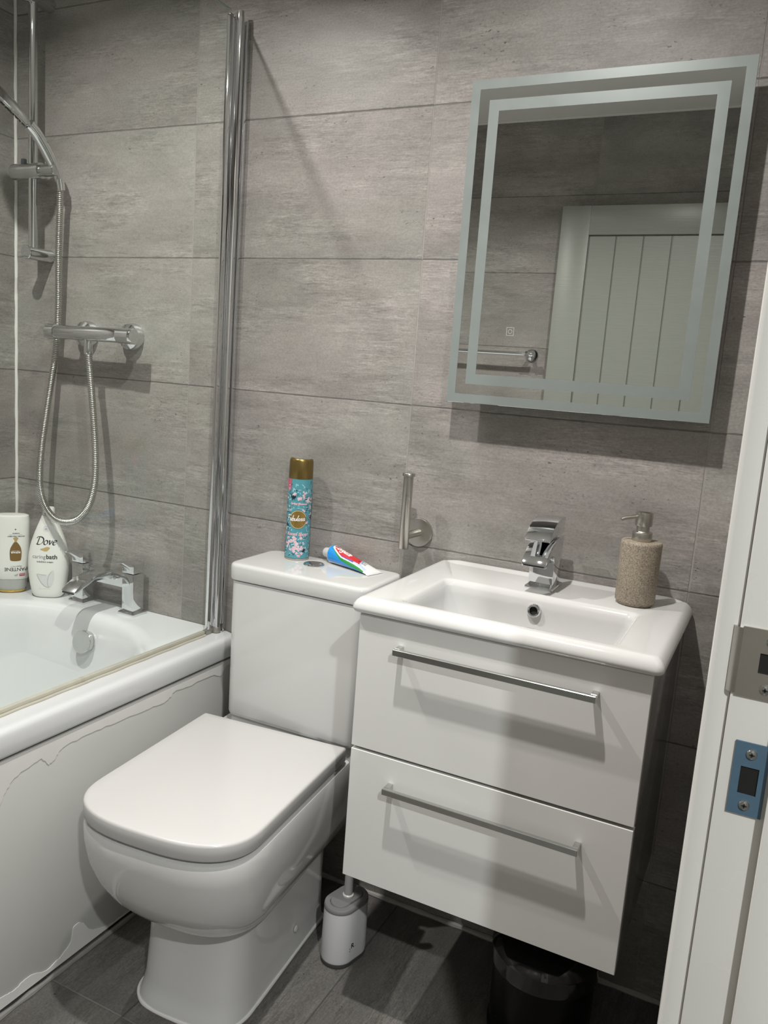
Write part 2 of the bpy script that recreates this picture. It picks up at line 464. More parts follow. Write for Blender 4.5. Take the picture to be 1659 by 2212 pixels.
rings = [R3(outr(0.012), 0.508), R3(outr(0.002), 0.506), R3(outr(0.0), 0.510), R3(outr(0.0008), 0.538), R3(outr(0.0020), 0.5465), R3(outr(0.0052), 0.5525), R3(outr(0.0105), 0.5552), R3(outr(0.017), RZ), R3(outr(0.021), RZ)]
for ins, z in ((-0.016, RZ), (-0.012, RZ), (-0.004, RZ - 0.0015), (0.003, RZ - 0.006), (0.009, RZ - 0.014), (0.014, RZ - 0.026), (0.020, 0.50), (0.033, 0.42), (0.048, 0.33), (0.062, 0.25), (0.078, 0.20), (0.100, 0.172), (0.135, 0.160), (0.18, 0.157)):
    rings.append(R3(innr(ins, ins * 1.25), z))
loft(b, rings, False, True)
# underside skirt so that the shell has thickness
obj('tub', b, M['acrylic'], tub, 50)
# overflow: chrome rotating dial on the sloped tap-end wall
nrm = Vector((0.05, -0.97, 0.22)).normalized(); oc = Vector((0.408, -0.130, 0.490))
b = lathe(NB(), [(0.026, -0.004), (0.026, 0.003), (0.022, 0.004), (0.022, 0.006)], oc, nrm, 40)
lathe(b, [(0.0275, 0.006), (0.0290, 0.0075), (0.0290, 0.0185), (0.0278, 0.020), (0.0005, 0.0205)], oc, nrm, 48)
obj('overflow_dial', b, M['chrome_soft'], tub, label='round chrome overflow dial')
b = lathe(NB(), [(0.036, 0.0), (0.036, 0.003), (0.03, 0.005), (0.0005, 0.006)], (0.385, -0.42, 0.157), (0, 0, 1), 32)
obj('waste', b, M['chrome'], tub)

# bath panel with peeling paint
PX = 0.777
b = box(NB(), 0.759, PX, BY + 0.002, -0.002, 0.010, 0.498, 0.0012)
pan = obj('side_panel', b, M['panel_paint'], tub, label='off-white bath side panel with peeling paint')
def sheet(bm, edge, other, x0, x1):
    """thin paint skin between two y/z polylines"""
    n = len(edge); rings = []
    fv = [bm.verts.new((x1, y, z)) for y, z in edge]; gv = [bm.verts.new((x1 - 0.0004, y, z)) for y, z in other]
    fb = [bm.verts.new((x0, y, z)) for y, z in edge]; gb = [bm.verts.new((x0, y, z)) for y, z in other]
    for i in range(n - 1):
        bm.faces.new((fv[i], fv[i + 1], gv[i + 1], gv[i])); bm.faces.new((fb[i], gb[i], gb[i + 1], fb[i + 1]))
        bm.faces.new((fv[i], fb[i], fb[i + 1], fv[i + 1])); bm.faces.new((gv[i], gv[i + 1], gb[i + 1], gb[i]))
rnd = random.Random(4)
ctrl = [(-0.012, 0.487), (-0.030, 0.486), (-0.044, 0.482), (-0.058, 0.466), (-0.066, 0.4655), (-0.0725, 0.4672), (-0.086, 0.474), (-0.1255, 0.4775), (-0.17, 0.476), (-0.205, 0.4775), (-0.2307, 0.4783), (-0.238, 0.472), (-0.252, 0.468), (-0.262, 0.4655), (-0.2973, 0.4664),
        (-0.33, 0.4675), (-0.4066, 0.4714), (-0.46, 0.474), (-0.51, 0.4735), (-0.544, 0.4706), (-0.556, 0.463), (-0.568, 0.453), (-0.5766, 0.4512), (-0.588, 0.462), (-0.5977, 0.4693), (-0.622, 0.464), (-0.6532, 0.4568), (-0.668, 0.442), (-0.6822, 0.4213), (-0.70, 0.395), (-0.72, 0.385), (-0.80, 0.40), (-0.95, 0.43), (-1.2, 0.45), (-1.5, 0.46), (-1.84, 0.465)]
e = []
for p in catmull([(y, z, 0) for y, z in ctrl], 4): e.append((p.x + rnd.uniform(-0.001, 0.001), p.y + rnd.uniform(-0.0018, 0.0018)))
b = NB(); sheet(b, e, [(y, 0.4975) for y, z in e], PX - 0.0002, PX + 0.0013)
obj('peeling_paint', b, M['peel_paint'], pan, 20, label='ragged white paint skin along the top edge')
ctrl = [(-0.33, 0.008), (-0.3682, 0.0111), (-0.43, 0.020), (-0.47, 0.040), (-0.49, 0.068), (-0.5114, 0.0733), (-0.517, 0.055), (-0.5229, 0.0392), (-0.55, 0.026), (-0.5802, 0.0212), (-0.6237, 0.0364), (-0.655, 0.030), (-0.685, 0.0364), (-0.74, 0.045), (-0.9, 0.03), (-1.2, 0.02)]
e = []
for p in catmull([(y, z, 0) for y, z in ctrl], 6): e.append((p.x, max(p.y + rnd.uniform(-0.0012, 0.0012), 0.0125)))
b = NB(); sheet(b, e, [(y, 0.0105) for y, z in e], PX - 0.0002, PX + 0.0012)
obj('peeling_paint', b, M['peel_paint'], pan, 20, label='ragged paint patch along the floor')

# ------------------------------------------------------------------ glass bath screen
GX = 0.7245
scr = thing('shower_screen', 'clear glass bath screen hinged to the tiled wall on a chrome post', 'shower screen', (GX, -0.03, RZ))
b = box(NB(), GX - 0.003, GX + 0.003, -0.83, -0.052, RZ + 0.010, 1.962)
obj('glass_pane', b, M['glass'], scr)
b = box(NB(), GX - 0.0031, GX + 0.0031, -0.83, -0.052, 1.9621, 1.9633)
obj('glass_edge', b, M['glass_edge'], scr)
PC = 0.7335
b = NB()
box(b, PC - 0.008, PC + 0.009, -0.014, -0.0005, RZ + 0.002, 1.952, 0.0015)
lathe(b, [(0.0088, RZ + 0.006), (0.0088, 1.955)], (PC, -0.027, 0), (0, 0, 1), 40)
obj('hinge_post', b, M['chrome'], scr)
b = NB()
box(b, GX - 0.0048, GX + 0.0042, -0.056, -0.034, RZ + 0.006, 1.950, 0.002)
obj('clamp_rail', b, M['chrome'], scr)
b = lathe(NB(), [(0.0082, 1.955), (0.0082, 1.964), (0.007, 1.968), (0.0005, 1.969)], (PC, -0.027, 0), (0, 0, 1), 32)
box(b, GX - 0.0042, GX + 0.0036, -0.055, -0.036, 1.950, 1.956, 0.001)
obj('post_cap', b, M['chrome_soft'], scr)
b = lathe(NB(), [(0.0090, RZ + 0.001), (0.0105, RZ + 0.003), (0.0105, RZ + 0.012), (0.0090, RZ + 0.016)], (PC, -0.027, 0), (0, 0, 1), 32)
box(b, GX - 0.0062, GX + 0.0056, -0.062, -0.034, RZ + 0.001, RZ + 0.012, 0.001)
obj('post_foot', b, plain('worn_post_foot', (0.36, 0.35, 0.31), 0.35, 0.6, noise=0.2), scr)
b = NB()
box(b, GX - 0.005, GX + 0.005, -0.83, -0.066, RZ + 0.003, RZ + 0.0125, 0.0015)
tube(b, [(GX + 0.006 + 0.0008 * sin(i * 1.3), -0.066 - i * 0.764 / 40, RZ + 0.0018) for i in range(41)], 0.003, 8)
obj('seal_strip', b, M['seal_strip'], scr, label='yellowed clear seal along the bottom of the glass')

# ------------------------------------------------------------------ square bath filler tap
tap = thing('bath_tap', 'square chrome bath filler tap with two lever pillars on the bath rim', 'tap', (0.39, -0.05, RZ))
CH = M['chrome']
tx = (0.2985, 0.4735); ty = -0.040
for x in tx:
    b = box(NB(), x - 0.0265, x + 0.0265, ty - 0.0265, ty + 0.0265, RZ - 0.001, RZ + 0.009, 0.0035)
    obj('base_plate', b, CH, tap)
for x in tx:
    b = box(NB(), x - 0.019, x + 0.019, ty - 0.019, ty + 0.019, RZ + 0.008, RZ + 0.108, 0.0012)
    pl = obj('pillar', b, CH, tap)
    # lever: square head running out over the front left
    side = [(x + 0.0192, RZ + 0.110), (x + 0.0192, RZ + 0.136), (x - 0.004, RZ + 0.1385), (x - 0.030, RZ + 0.136), (x - 0.046, RZ + 0.132), (x - 0.047, RZ + 0.129), (x - 0.030, RZ + 0.129), (x - 0.020, RZ + 0.125), (x - 0.0192, RZ + 0.118), (x - 0.0192, RZ + 0.110)]
    b = prism(NB(), side, 'y', ty - 0.0192, ty + 0.0192, 0.001)
    obj('lever', b, CH, tap)
b = box(NB(), tx[0] + 0.0185, tx[1] - 0.0185, ty - 0.010, ty + 0.012, RZ + 0.066, RZ + 0.102, 0.002)
obj('bridge', b, CH, tap)
xc = 0.5 * (tx[0] + tx[1])
top = [(ty - 0.006, RZ + 0.104), (ty - 0.03, RZ + 0.1045), (ty - 0.06, RZ + 0.102), (ty - 0.09, RZ + 0.095), (ty - 0.115, RZ + 0.083), (ty - 0.132, RZ + 0.0695)]
bot = [(ty - 0.129, RZ + 0.0640), (ty - 0.108, RZ + 0.073), (ty - 0.085, RZ + 0.081), (ty - 0.058, RZ + 0.086), (ty - 0.03, RZ + 0.086), (ty - 0.006, RZ + 0.080)]
tp_ = [(p.x, p.y) for p in catmull([(y, z, 0) for y, z in top], 5)]; bt_ = [(p.x, p.y) for p in catmull([(y, z, 0) for y, z in bot], 5)]
b = prism(NB(), tp_ + bt_, 'x', xc - 0.023, xc + 0.023, 0.0015)
sp = obj('spout', b, CH, tap)
b = box(NB(), xc - 0.019, xc + 0.019, ty - 0.1325, ty - 0.1285, RZ + 0.0648, RZ + 0.0680)
obj('spout_slot', b, M['black_gap'], sp)
b = NB(); tube(b, [(xc + 0.045, ty - 0.009, RZ + 0.09), (xc + 0.045, ty - 0.022, RZ + 0.092)], [0.0055, 0.0045], 16)
obj('diverter_knob', b, CH, tap)

# ------------------------------------------------------------------ thermostatic bar mixer
MZ, MY = 1.258, -0.068
mx = thing('shower_mixer', 'horizontal chrome thermostatic shower bar valve on the tiled wall', 'shower valve', (0.35, 0.0, MZ))
for x in (0.270, 0.422):
    b = lathe(NB(), [(0.034, 0.0), (0.034, 0.012), (0.031, 0.020), (0.022, 0.026), (0.016, 0.030), (0.0155, -MY - 0.012)], (x, -0.0005, MZ), (0, -1, 0), 40)
    obj('wall_flange', b, CH, mx)
b = lathe(NB(), [(0.0005, 0.230), (0.0165, 0.230), (0.0175, 0.232), (0.0175, 0.436), (0.0165, 0.438), (0.0005, 0.438)], (0, MY, MZ), (1, 0, 0), 40)
obj('bar', b, CH, mx)
def knob(x0, x1):
    rings = []; s = 1 if x1 > x0 else -1
    for f, rr in ((0, 0.0165), (0.03, 0.0185), (0.35, 0.0188), (0.8, 0.0192), (0.95, 0.0190), (1.0, 0.017)):
        ring = []
        for k in range(48):
            a = 2 * pi * k / 48
            r = rr * (1 - 0.05 * (f > 0.3) * max(0, cos(3 * a)) ** 2)
            ring.append((x0 + (x1 - x0) * f, MY + r * cos(a), MZ + r * sin(a)))
        rings.append(ring)
    return loft_new(rings)
def loft_new(r):
    b = NB(); loft(b, r); return b
obj('temperature_knob', knob(0.4385, 0.486), CH, mx, 40)
obj('flow_knob', knob(0.2295, 0.200), CH, mx, 40)
b = lathe(NB(), [(0.009, 0.010), (0.0105, 0.014), (0.0105, 0.030), (0.009, 0.032)], (0.337, MY, MZ), (0, 0, -1), 24)
obj('hose_outlet', b, CH, mx)

# ------------------------------------------------------------------ riser rail
RX, RY = 0.128, -0.056
rl = thing('shower_rail', 'tall chrome shower riser rail with slider in the left corner', 'shower rail', (RX, 0.0, 1.44))
b = lathe(NB(), [(0.0105, 1.44), (0.0105, 2.075)], (RX, RY, 0), (0, 0, 1), 32)
obj('rail', b, CH, rl)
for z in (1.452, 2.058):
    b = lathe(NB(), [(0.017, 0.0), (0.0175, 0.008), (0.0165, 0.02), (0.0165, 0.07), (0.0175, 0.076), (0.0165, 0.078), (0.0005, 0.0785)], (RX, -0.0005, z), (0, -1, 0), 36)
    obj('wall_bracket', b, CH, rl)
SZ = 1.652
b = lathe(NB(), [(0.0005, -0.062), (0.0188, -0.062), (0.0195, -0.0605), (0.0190, -0.03), (0.0190, 0.01), (0.0195, 0.034), (0.019, 0.036), (0.0005, 0.036)], (RX, RY - 0.003, SZ), (1, 0, 0), 36)
sl = obj('slider', b, M['chrome_soft'], rl)
b = lathe(NB(), [(0.0145, 0.036), (0.0150, 0.039), (0.0150, 0.066), (0.0150, 0.084), (0.013, 0.086), (0.0005, 0.0865)], (RX, RY - 0.003, SZ), (1, 0, 0), 32)
obj('head_holder', b, M['chrome_soft'], sl)
b = box(NB(), RX - 0.030, RX - 0.018, RY - 0.012, RY - 0.002, SZ + 0.016, SZ + 0.030, 0.002)
obj('slider_button', b, plain('grey_plastic', (0.12, 0.13, 0.15), 0.4), sl)

# hand shower held in the slider
hd = thing('hand_shower', 'chrome hand shower tilted in the rail slider, its head cut by the photo edge', 'shower head', (0.203, -0.062, SZ))
HXh = 0.203
hp = [(HXh + 0.003, -0.042, SZ - 0.024), (HXh + 0.002, -0.050, SZ - 0.004), (HXh, -0.064, SZ + 0.019), (HXh, -0.086, SZ + 0.046), (HXh, -0.110, SZ + 0.071), (HXh - 0.001, -0.132, SZ + 0.087)]
hp = catmull(hp, 6)
rr = [0.0105 + 0.0035 * min(1, i / 14) for i in range(len(hp))]
b = tube(NB(), hp, rr, 20)
obj('handle', b, CH, hd)
# paddle head
ax = Vector((0, -0.89, 0.45)).normalized(); nn = Vector((-0.49, -0.50, -0.63)); nn = (nn - ax * nn.dot(ax)).normalized()   # long axis, spray direction
wx = ax.cross(nn)
ce = Vector((HXh - 0.004, -0.203, SZ + 0.127))
rings = []
for f, sc in ((-1.0, 0.05), (-0.93, 0.45), (-0.75, 0.72), (-0.4, 0.92), (0.0, 1.0), (0.12, 0.99), (0.2, 0.95)):
    ring = []
    for k in range(44):
        a = 2 * pi * k / 44
        ring.append(ce + ax * (0.088 * sc * cos(a)) + wx * (0.062 * sc * sin(a)) + nn * (0.019 * f + 0.004))
    rings.append(ring)
obj('head_shell', loft_new(rings), CH, hd, 40)
b = NB()
b2 = [[ce + ax * (0.080 * s * cos(2 * pi * k / 40)) + wx * (0.055 * s * sin(2 * pi * k / 40)) + nn * hgt for k in range(40)] for s, hgt in ((1.0, 0.0072), (1.0, 0.0098), (0.02, 0.0105))]
loft(b, b2)
fp = obj('spray_plate', b, M['chrome_soft'], hd)
b = NB()
for r_, cnt in ((0.92, 26), (0.68, 18), (0.42, 12), (0.18, 6)):
    for k in range(cnt):
        a = 2 * pi * k / cnt
        lathe(b, [(0.0024, 0.009), (0.0018, 0.0128)], ce + ax * (0.080 * r_ * cos(a)) + wx * (r_ * 0.055 * sin(a)), nn, 8)
o = obj('nozzle', b, M['rubber'], fp); o['kind'] = 'stuff'

# hose
hs = [(HXh + 0.009, -0.043, SZ - 0.026), (0.209, -0.042, 1.60), (0.205, -0.040, 1.54), (0.198, -0.036, 1.45), (0.192, -0.030, 1.36), (0.186, -0.026, 1.29), (0.181, -0.027, 1.22), (0.174, -0.036, 1.13), (0.169, -0.050, 1.03), (0.171, -0.066, 0.94), (0.186, -0.083, 0.862), (0.210, -0.089, 0.812), (0.246, -0.091, 0.782), (0.286, -0.090, 0.776),
      (0.330, -0.088, 0.790), (0.364, -0.086, 0.829), (0.380, -0.083, 0.887), (0.379, -0.080, 0.957), (0.368, -0.076, 1.04), (0.353, -0.072, 1.13), (0.341, -0.068, 1.19), (0.337, -0.068, 1.229)]
cp = catmull(hs, 30)
# resample by length into ridges
L = [0.0]
for a, c in zip(cp[:-1], cp[1:]): L.append(L[-1] + (c - a).length)
pitch = 0.0046; nr = int(L[-1] / pitch); pts = []; rads = []; j = 0
for i in range(nr * 4 + 1):
    s = L[-1] * i / (nr * 4)
    while j < len(L) - 2 and L[j + 1] < s: j += 1
    t = (s - L[j]) / max(L[j + 1] - L[j], 1e-9)
    pts.append(cp[j].lerp(cp[j + 1], t)); rads.append((0.0066, 0.0087, 0.0092, 0.0087)[i % 4])
b = tube(NB(), pts, rads, 12)
hose = thing('shower_hose', 'ribbed steel shower hose looping from hand shower down to the bar valve', 'hose', (0.26, -0.07, 0.764))
obj('flexible_hose', b, M['hose'], hose, 60)
b = lathe(NB(), [(0.0095, -0.014), (0.0105, -0.012), (0.0105, 0.010), (0.0095, 0.013)], (0.337, -0.068, 1.221), (0, 0, 1), 20)
obj('hose_nut', b, CH, hose)
b = tube(NB(), [Vector(hs[0]) + Vector((-0.001, -0.002, 0.006)), Vector(hs[0]) + Vector((0.001, 0.001, -0.02))], [0.0105, 0.0092], 20)
obj('hose_nut', b, CH, hose)
# ================================================================== TOILET
TX = 1.047
PROT, PCX, PCY = radians(4.9), 1.028, -0.203
def dring(hw, yb, yf, n, dep, z, rb=0.012, taper=0.0, cx=TX):
    """D-shaped plan: straight back, nearly straight sides, superelliptic front"""
    out = []
    y1 = yf + dep
    NF = 44
    for k in range(NF + 1):                       # front, right -> left
        t = pi * k / NF
        out.append((cx + hw * spow(cos(t), 2 / n), y1 - dep * spow(sin(t), 2 / n), z))
    hb = hw - taper
    for k in range(1, 9): 
        f = k / 9; out.append((cx - hw + taper * f, y1 + (yb - rb - y1) * f, z))
    for k in range(7):
        a = radians(180 - 90 * k / 6); out.append((cx - hb + rb + rb * cos(a), yb - rb + rb * sin(a), z))
    for k in range(7):
        a = radians(90 - 90 * k / 6); out.append((cx + hb - rb + rb * cos(a), yb - rb + rb * sin(a), z))
    for k in range(1, 9):
        f = k / 9; out.append((cx + hb + taper * f, yb - rb + (y1 - yb + rb) * f, z))
    # the pan and its lid sit a few degrees askew to the wall
    ct, st = cos(PROT), sin(PROT)
    return [(PCX + (x - cx) * ct - (y - PCY) * st, PCY + (x - cx) * st + (y - PCY) * ct, z_) for x, y, z_ in out]
toi = thing('toilet', 'white close-coupled toilet with its lid closed', 'toilet', (TX, -0.33, 0.0))
CE = M['ceramic']
b = NB()
prof = [(0.0, .1165, -.135, -.534, 3.2, .10), (0.008, .1160, -.135, -.533, 3.2, .10), (0.018, .1135, -.135, -.527, 3.2, .10), (0.045, .1110, -.135, -.519, 3.2, .10), (0.12, .1095, -.135, -.512, 3.2, .10), (0.166, .1100, -.135, -.509, 3.2, .10), (0.178, .1110, -.13, -.510, 3.1, .105),
        (0.184, .1150, -.125, -.516, 3.0, .11), (0.192, .1230, -.11, -.530, 2.9, .12), (0.206, .1355, -.09, -.553, 2.8, .13), (0.228, .1485, -.075, -.580, 2.75, .135), (0.256, .1595, -.07, -.605, 2.75, .135), (0.290, .1680, -.065, -.626, 2.75, .135), (0.328, .1730, -.062, -.641, 2.75, .13), (0.366, .1748, -.06, -.648, 2.75, .125), (0.396, .1745, -.06, -.650, 2.75, .122), (0.405, .172, -.061, -.647, 2.75, .122), (0.4085, .166, -.066, -.640, 2.75, .122)]
loft(b, [dring(hw, yb, yf, n, dep, z) for z, hw, yb, yf, n, dep in prof])
box(b, TX - 0.158, TX + 0.158, -0.168, -0.013, 0.385, 0.4355, 0.006, 3)
obj('pan', b, CE, toi, 40)
for sx in (-1, 1):
    b = lathe(NB(), [(0.0075, 0.0), (0.007, 0.003), (0.004, 0.0045), (0.0005, 0.005)], (PCX + 0.0075 + sx * 0.1105, -0.27 + sx * 0.009, 0.055), (cos(PROT) * sx, sin(PROT) * sx, 0.02), 20)
    obj('fixing_cap', b, M['seat_plastic'], toi)
b = NB(); ringp = [Vector((p[0], p[1], 0.0025)) for p in dring(.1168, -.135, -.5345, 3.2, .10, 0)]
ringp.append(ringp[0])
tube(b, ringp, [0.0038 + 0.0005 * sin(i * 0.7) for i in range(len(ringp))], 8)
obj('sealant_bead', b, M['sealant'], toi)
b = NB()
lp = [(0.4160, .1690, -.6485), (0.4170, .1712, -.6512), (0.4190, .1725, -.6525), (0.4415, .1725, -.6525), (0.4445, .1718, -.6517), (0.4463, .1700, -.6500), (0.4471, .1670, -.6470), (0.4474, .150, -.62)]
loft(b, [dring(hw, -.2030 - (.1725 - hw) * 0.8, yf, 2.75, .12, z, 0.004, 0.0) for z, hw, yf in lp])
obj('seat_lid', b, M['seat_plastic'], toi, 50)
b = NB()
loft(b, [dring(hw, -.209, yf, 2.75, .12, z, 0.006, 0.0) for z, hw, yf in ((0.4095, .1625, -.640), (0.411, .1655, -.644), (0.4152, .1650, -.643))])
obj('seat_ring', b, M['seat_plastic'], toi)
for sx in (-1, 1):
    b = lathe(NB(), [(0.011, -0.02), (0.011, 0.02)], (PCX + sx * 0.075, -0.1945 + sx * 0.0064, 0.428), (1, 0, 0), 20)
    obj('lid_hinge', b, M['chrome'], toi)
def rr3(cx, cy, hx, hy, r, z, n=6): return [(x, y, z) for x, y in rrect(cx, cy, hx, hy, r, n)]
b = NB(); cyc = -0.095
loft(b, [rr3(TX, cyc, .157, .079, .02, 0.4365), rr3(TX, cyc, .163, .085, .022, 0.440), rr3(TX, cyc, .1655, .0872, .024, 0.447), rr3(TX, cyc, .1665, .0875, .024, 0.60), rr3(TX, cyc, .1675, .0880, .024, 0.7475)])
obj('cistern', b, CE, toi, 45)
b = NB()
loft(b, [rr3(TX, cyc, .168, .088, .024, 0.7495), rr3(TX, cyc, .1712, .0908, .026, 0.7502), rr3(TX, cyc, .1725, .092, .026, 0.753), rr3(TX, cyc, .1725, .092, .026, 0.7775), rr3(TX, cyc, .1718, .0913, .026, 0.7815), rr3(TX, cyc, .1695, .089, .024, 0.7845), rr3(TX, cyc, .166, .0855, .022, 0.7860), rr3(TX, cyc, .160, .0795, .02, 0.7864)])
cl = obj('cistern_lid', b, CE, toi, 50)
BX, BYc, BZ = 1.030, -0.078, 0.7864
b = lathe(NB(), [(0.0235, 0.0), (0.0235, 0.002), (0.0225, 0.0035), (0.0195, 0.0035), (0.0190, 0.0020)], (BX, BYc, BZ), (0, 0, 1), 40)
lathe(b, [(0.0186, 0.0015), (0.0186, 0.0036), (0.017, 0.0045), (0.0005, 0.0048)], (BX, BYc, BZ), (0, 0, 1), 40)
obj('flush_button', b, M['chrome'], cl, label='round chrome dual flush button')

# ================================================================== VANITY UNIT
VX0, VX1, VF = 1.307, 1.799, -0.380
van = thing('vanity_unit', 'white gloss wall-hung vanity unit with two drawers under the washbasin', 'cabinet', (1.553, -0.19, 0.306))
b = NB()
box(b, VX0 + 0.001, VX0 + 0.017, -0.361, -0.002, 0.308, 0.803, 0.0008)
box(b, VX1 - 0.017, VX1 - 0.001, -0.361, -0.002, 0.308, 0.803, 0.0008)
box(b, VX0 + 0.017, VX1 - 0.017, -0.361, -0.002, 0.308, 0.324)
box(b, VX0 + 0.017, VX1 - 0.017, -0.018, -0.002, 0.324, 0.803)
box(b, VX0 + 0.017, VX1 - 0.017, -0.361, -0.30, 0.787, 0.803)
obj('carcass', b, M['carcass'], van)
def drawer(z0, z1, zh):
    b = box(NB(), VX0, VX1, VF, -0.3625, z0, z1, 0.0009, 1)
    d = obj('drawer', b, M['gloss_white'], van)
    b = NB()
    box(b, VX0 + 0.02, VX1 - 0.02, -0.3625, -0.35, z0 + 0.03, z1 - 0.10)
    box(b, VX0 + 0.022, VX0 + 0.034, -0.35, -0.05, z0 + 0.03, z1 - 0.10)
    box(b, VX1 - 0.034, VX1 - 0.022, -0.35, -0.05, z0 + 0.03, z1 - 0.10)
    box(b, VX0 + 0.034, VX1 - 0.034, -0.35, -0.05, z0 + 0.03, z0 + 0.04)
    obj('drawer_box', b, M['carcass'], d)
    b = NB(); hx0, hx1, hy = 1.3845, 1.7240, VF - 0.0225
    box(b, hx0, hx1, hy - 0.004, hy + 0.004, zh - 0.0055, zh + 0.0055, 0.0008, 1)
    box(b, hx0, hx0 + 0.010, hy + 0.004, VF + 0.0005, zh - 0.0055, zh + 0.0055, 0.0008, 1)
    box(b, hx1 - 0.010, hx1, hy + 0.004, VF + 0.0005, zh - 0.0055, zh + 0.0055, 0.0008, 1)
    obj('drawer_handle', b, M['chrome_soft'], d, label='slim square chrome bar handle')
drawer(0.5595, 0.803, 0.7555)
drawer(0.306, 0.5540, 0.5040)

# ================================================================== WASHBASIN
BT = 0.832
bas = thing('washbasin', 'white rectangular ceramic washbasin on top of the vanity unit', 'washbasin', (1.553, -0.2, 0.805))
def b_out(ins, z, r=0.012): 
    x0, x1, y0, y1 = 1.2925 + ins, 1.8130 - ins, -0.3910 + ins, -0.0015
    return [(x, y, z) for x, y in rrect((x0 + x1) / 2, (y0 + y1) / 2, (x1 - x0) / 2, (y1 - y0) / 2, max(r - ins * 0.3, 0.003), 8)]
def b_in(i, z, r=0.018, ib=None, isd=None):
    ib = i if ib is None else ib; isd = i if isd is None else isd
    x0, x1, y0, y1 = 1.3735 + isd, 1.7355 - isd, -0.356 + i, -0.151 - ib
    return [(x, y, z) for x, y in rrect((x0 + x1) / 2, (y0 + y1) / 2, (x1 - x0) / 2, (y1 - y0) / 2, r, 8)]
b = NB()
rings = [b_in(-0.012, 0.8045, 0.03), b_out(0.016, 0.8045), b_out(0.007, 0.8050), b_out(0.0025, 0.8072), b_out(0.0003, 0.8110), b_out(0.0, 0.8150), b_out(0.0016, 0.8205), b_out(0.0050, 0.8258), b_out(0.0095, 0.8298), b_out(0.0135, 0.8316), b_out(0.018, BT),
         b_in(-0.008, BT, 0.022), b_in(-0.003, BT - 0.0008), b_in(0.001, BT - 0.0035), b_in(0.004, BT - 0.009)]
for q in range(0, 15):
    t_ = (q / 14) * pi / 2
    ii = 0.0055 + 0.088 * (1 - cos(t_)) ** 1.5
    rings.append(b_in(ii, 0.8205 - 0.112 * sin(t_) ** 0.9, 0.016 + 0.03 * sin(min(t_ * 1.1, pi / 2)) * (1 - q / 14) ** 0.5, ii, 0.0055 + 0.10 * (1 - cos(t_)) ** 1.1))
loft(b, rings, False, True)
# slightly raised lip along the wall, dying out at both ends
lip = [(-0.0015, -0.004), (-0.0015, 0.0040), (-0.005, 0.0045), (-0.010, 0.0036), (-0.018, 0.0010), (-0.026, -0.0005), (-0.026, -0.004)]
lr = []
for q in range(41):
    u_ = q / 40; hsc = min(1.0, u_ * 14, (1 - u_) * 14) ** 0.5
    lr.append([(1.3045 + u_ * 0.4965, y, BT - 0.004 + (dz + 0.004) * (0.25 + 0.75 * hsc) - (1 - hsc) * 0.0015) for y, dz in lip])
loft(b, lr)
obj('basin', b, CE, bas, 48)
on_ = Vector((0, -0.985, 0.17)).normalized(); oc = Vector((1.5525, -0.1585, 0.8035))
b = lathe(NB(), [(0.0070, 0.0045), (0.0078, 0.0056), (0.0108, 0.0052), (0.0128, 0.0028), (0.0132, 0.0), (0.0132, -0.004)], oc, on_, 40, False, False)
lathe(b, [(0.0072, 0.0046), (0.0072, -0.004)], oc, on_, 40, False, False)
ov = obj('overflow_ring', b, M['chrome'], bas)
b = lathe(NB(), [(0.0072, -0.0005), (0.0072, -0.0015)], oc, on_, 28)
obj('overflow_hole', b, M['black_gap'], ov)
b = lathe(NB(), [(0.030, -0.001), (0.030, 0.002), (0.026, 0.004), (0.0005, 0.007)], (1.553, -0.255, 0.709), (0, 0, 1), 32)
obj('waste_plug', b, M['chrome'], bas)


# ------------------------------------------------------------------ waterfall mixer tap
bt = thing('basin_tap', 'chrome waterfall mixer tap at the back of the washbasin', 'tap', (1.5445, -0.08, BT))
bx0, bx1 = 1.5215, 1.5680
b = box(NB(), bx0 - 0.004, bx1 + 0.004, -0.1165, -0.0425, BT - 0.0005, BT + 0.0065, 0.002)
obj('base_plate', b, CH, bt)
top = catmull([(-0.052, 0.9325, 0), (-0.085, 0.9325, 0), (-0.112, 0.928, 0), (-0.138, 0.917, 0), (-0.158, 0.902, 0), (-0.167, 0.8915, 0)], 6)
bot = catmull([(-0.1655, 0.8855, 0), (-0.152, 0.893, 0), (-0.138, 0.9005, 0), (-0.124, 0.902, 0), (-0.113, 0.897, 0), (-0.108, 0.885, 0)], 6)
poly = [(p.x, p.y) for p in top] + [(p.x, p.y) for p in bot] + [(-0.107, BT + 0.006), (-0.052, BT + 0.006)]
b = prism(NB(), poly, 'x', bx0, bx1, 0.0012)
bd = obj('body', b, CH, bt, 28)
b = box(NB(), bx0 + 0.004, bx1 - 0.004, -0.1675, -0.1635, 0.8868, 0.8893)
obj('spout_slot', b, M['black_gap'], bd)
b = lathe(NB(), [(0.017, 0.9315), (0.017, 0.941)], (1.5448, -0.082, 0), (0, 0, 1), 32)
obj('cartridge_collar', b, M['chrome_soft'], bt)
top = catmull([(-0.054, 0.9690, 0), (-0.080, 0.9700, 0), (-0.106, 0.9670, 0), (-0.132, 0.9575, 0), (-0.150, 0.9455, 0), (-0.159, 0.9365, 0)], 6)
bot = catmull([(-0.1575, 0.9325, 0), (-0.140, 0.9370, 0), (-0.120, 0.9395, 0), (-0.09, 0.9385, 0), (-0.066, 0.938, 0), (-0.060, 0.944, 0)], 6)
b = prism(NB(), [(p.x, p.y) for p in top] + [(p.x, p.y) for p in bot], 'x', bx0 - 0.0005, bx1 + 0.0005, 0.0012)
obj('lever', b, CH, bt, 28)

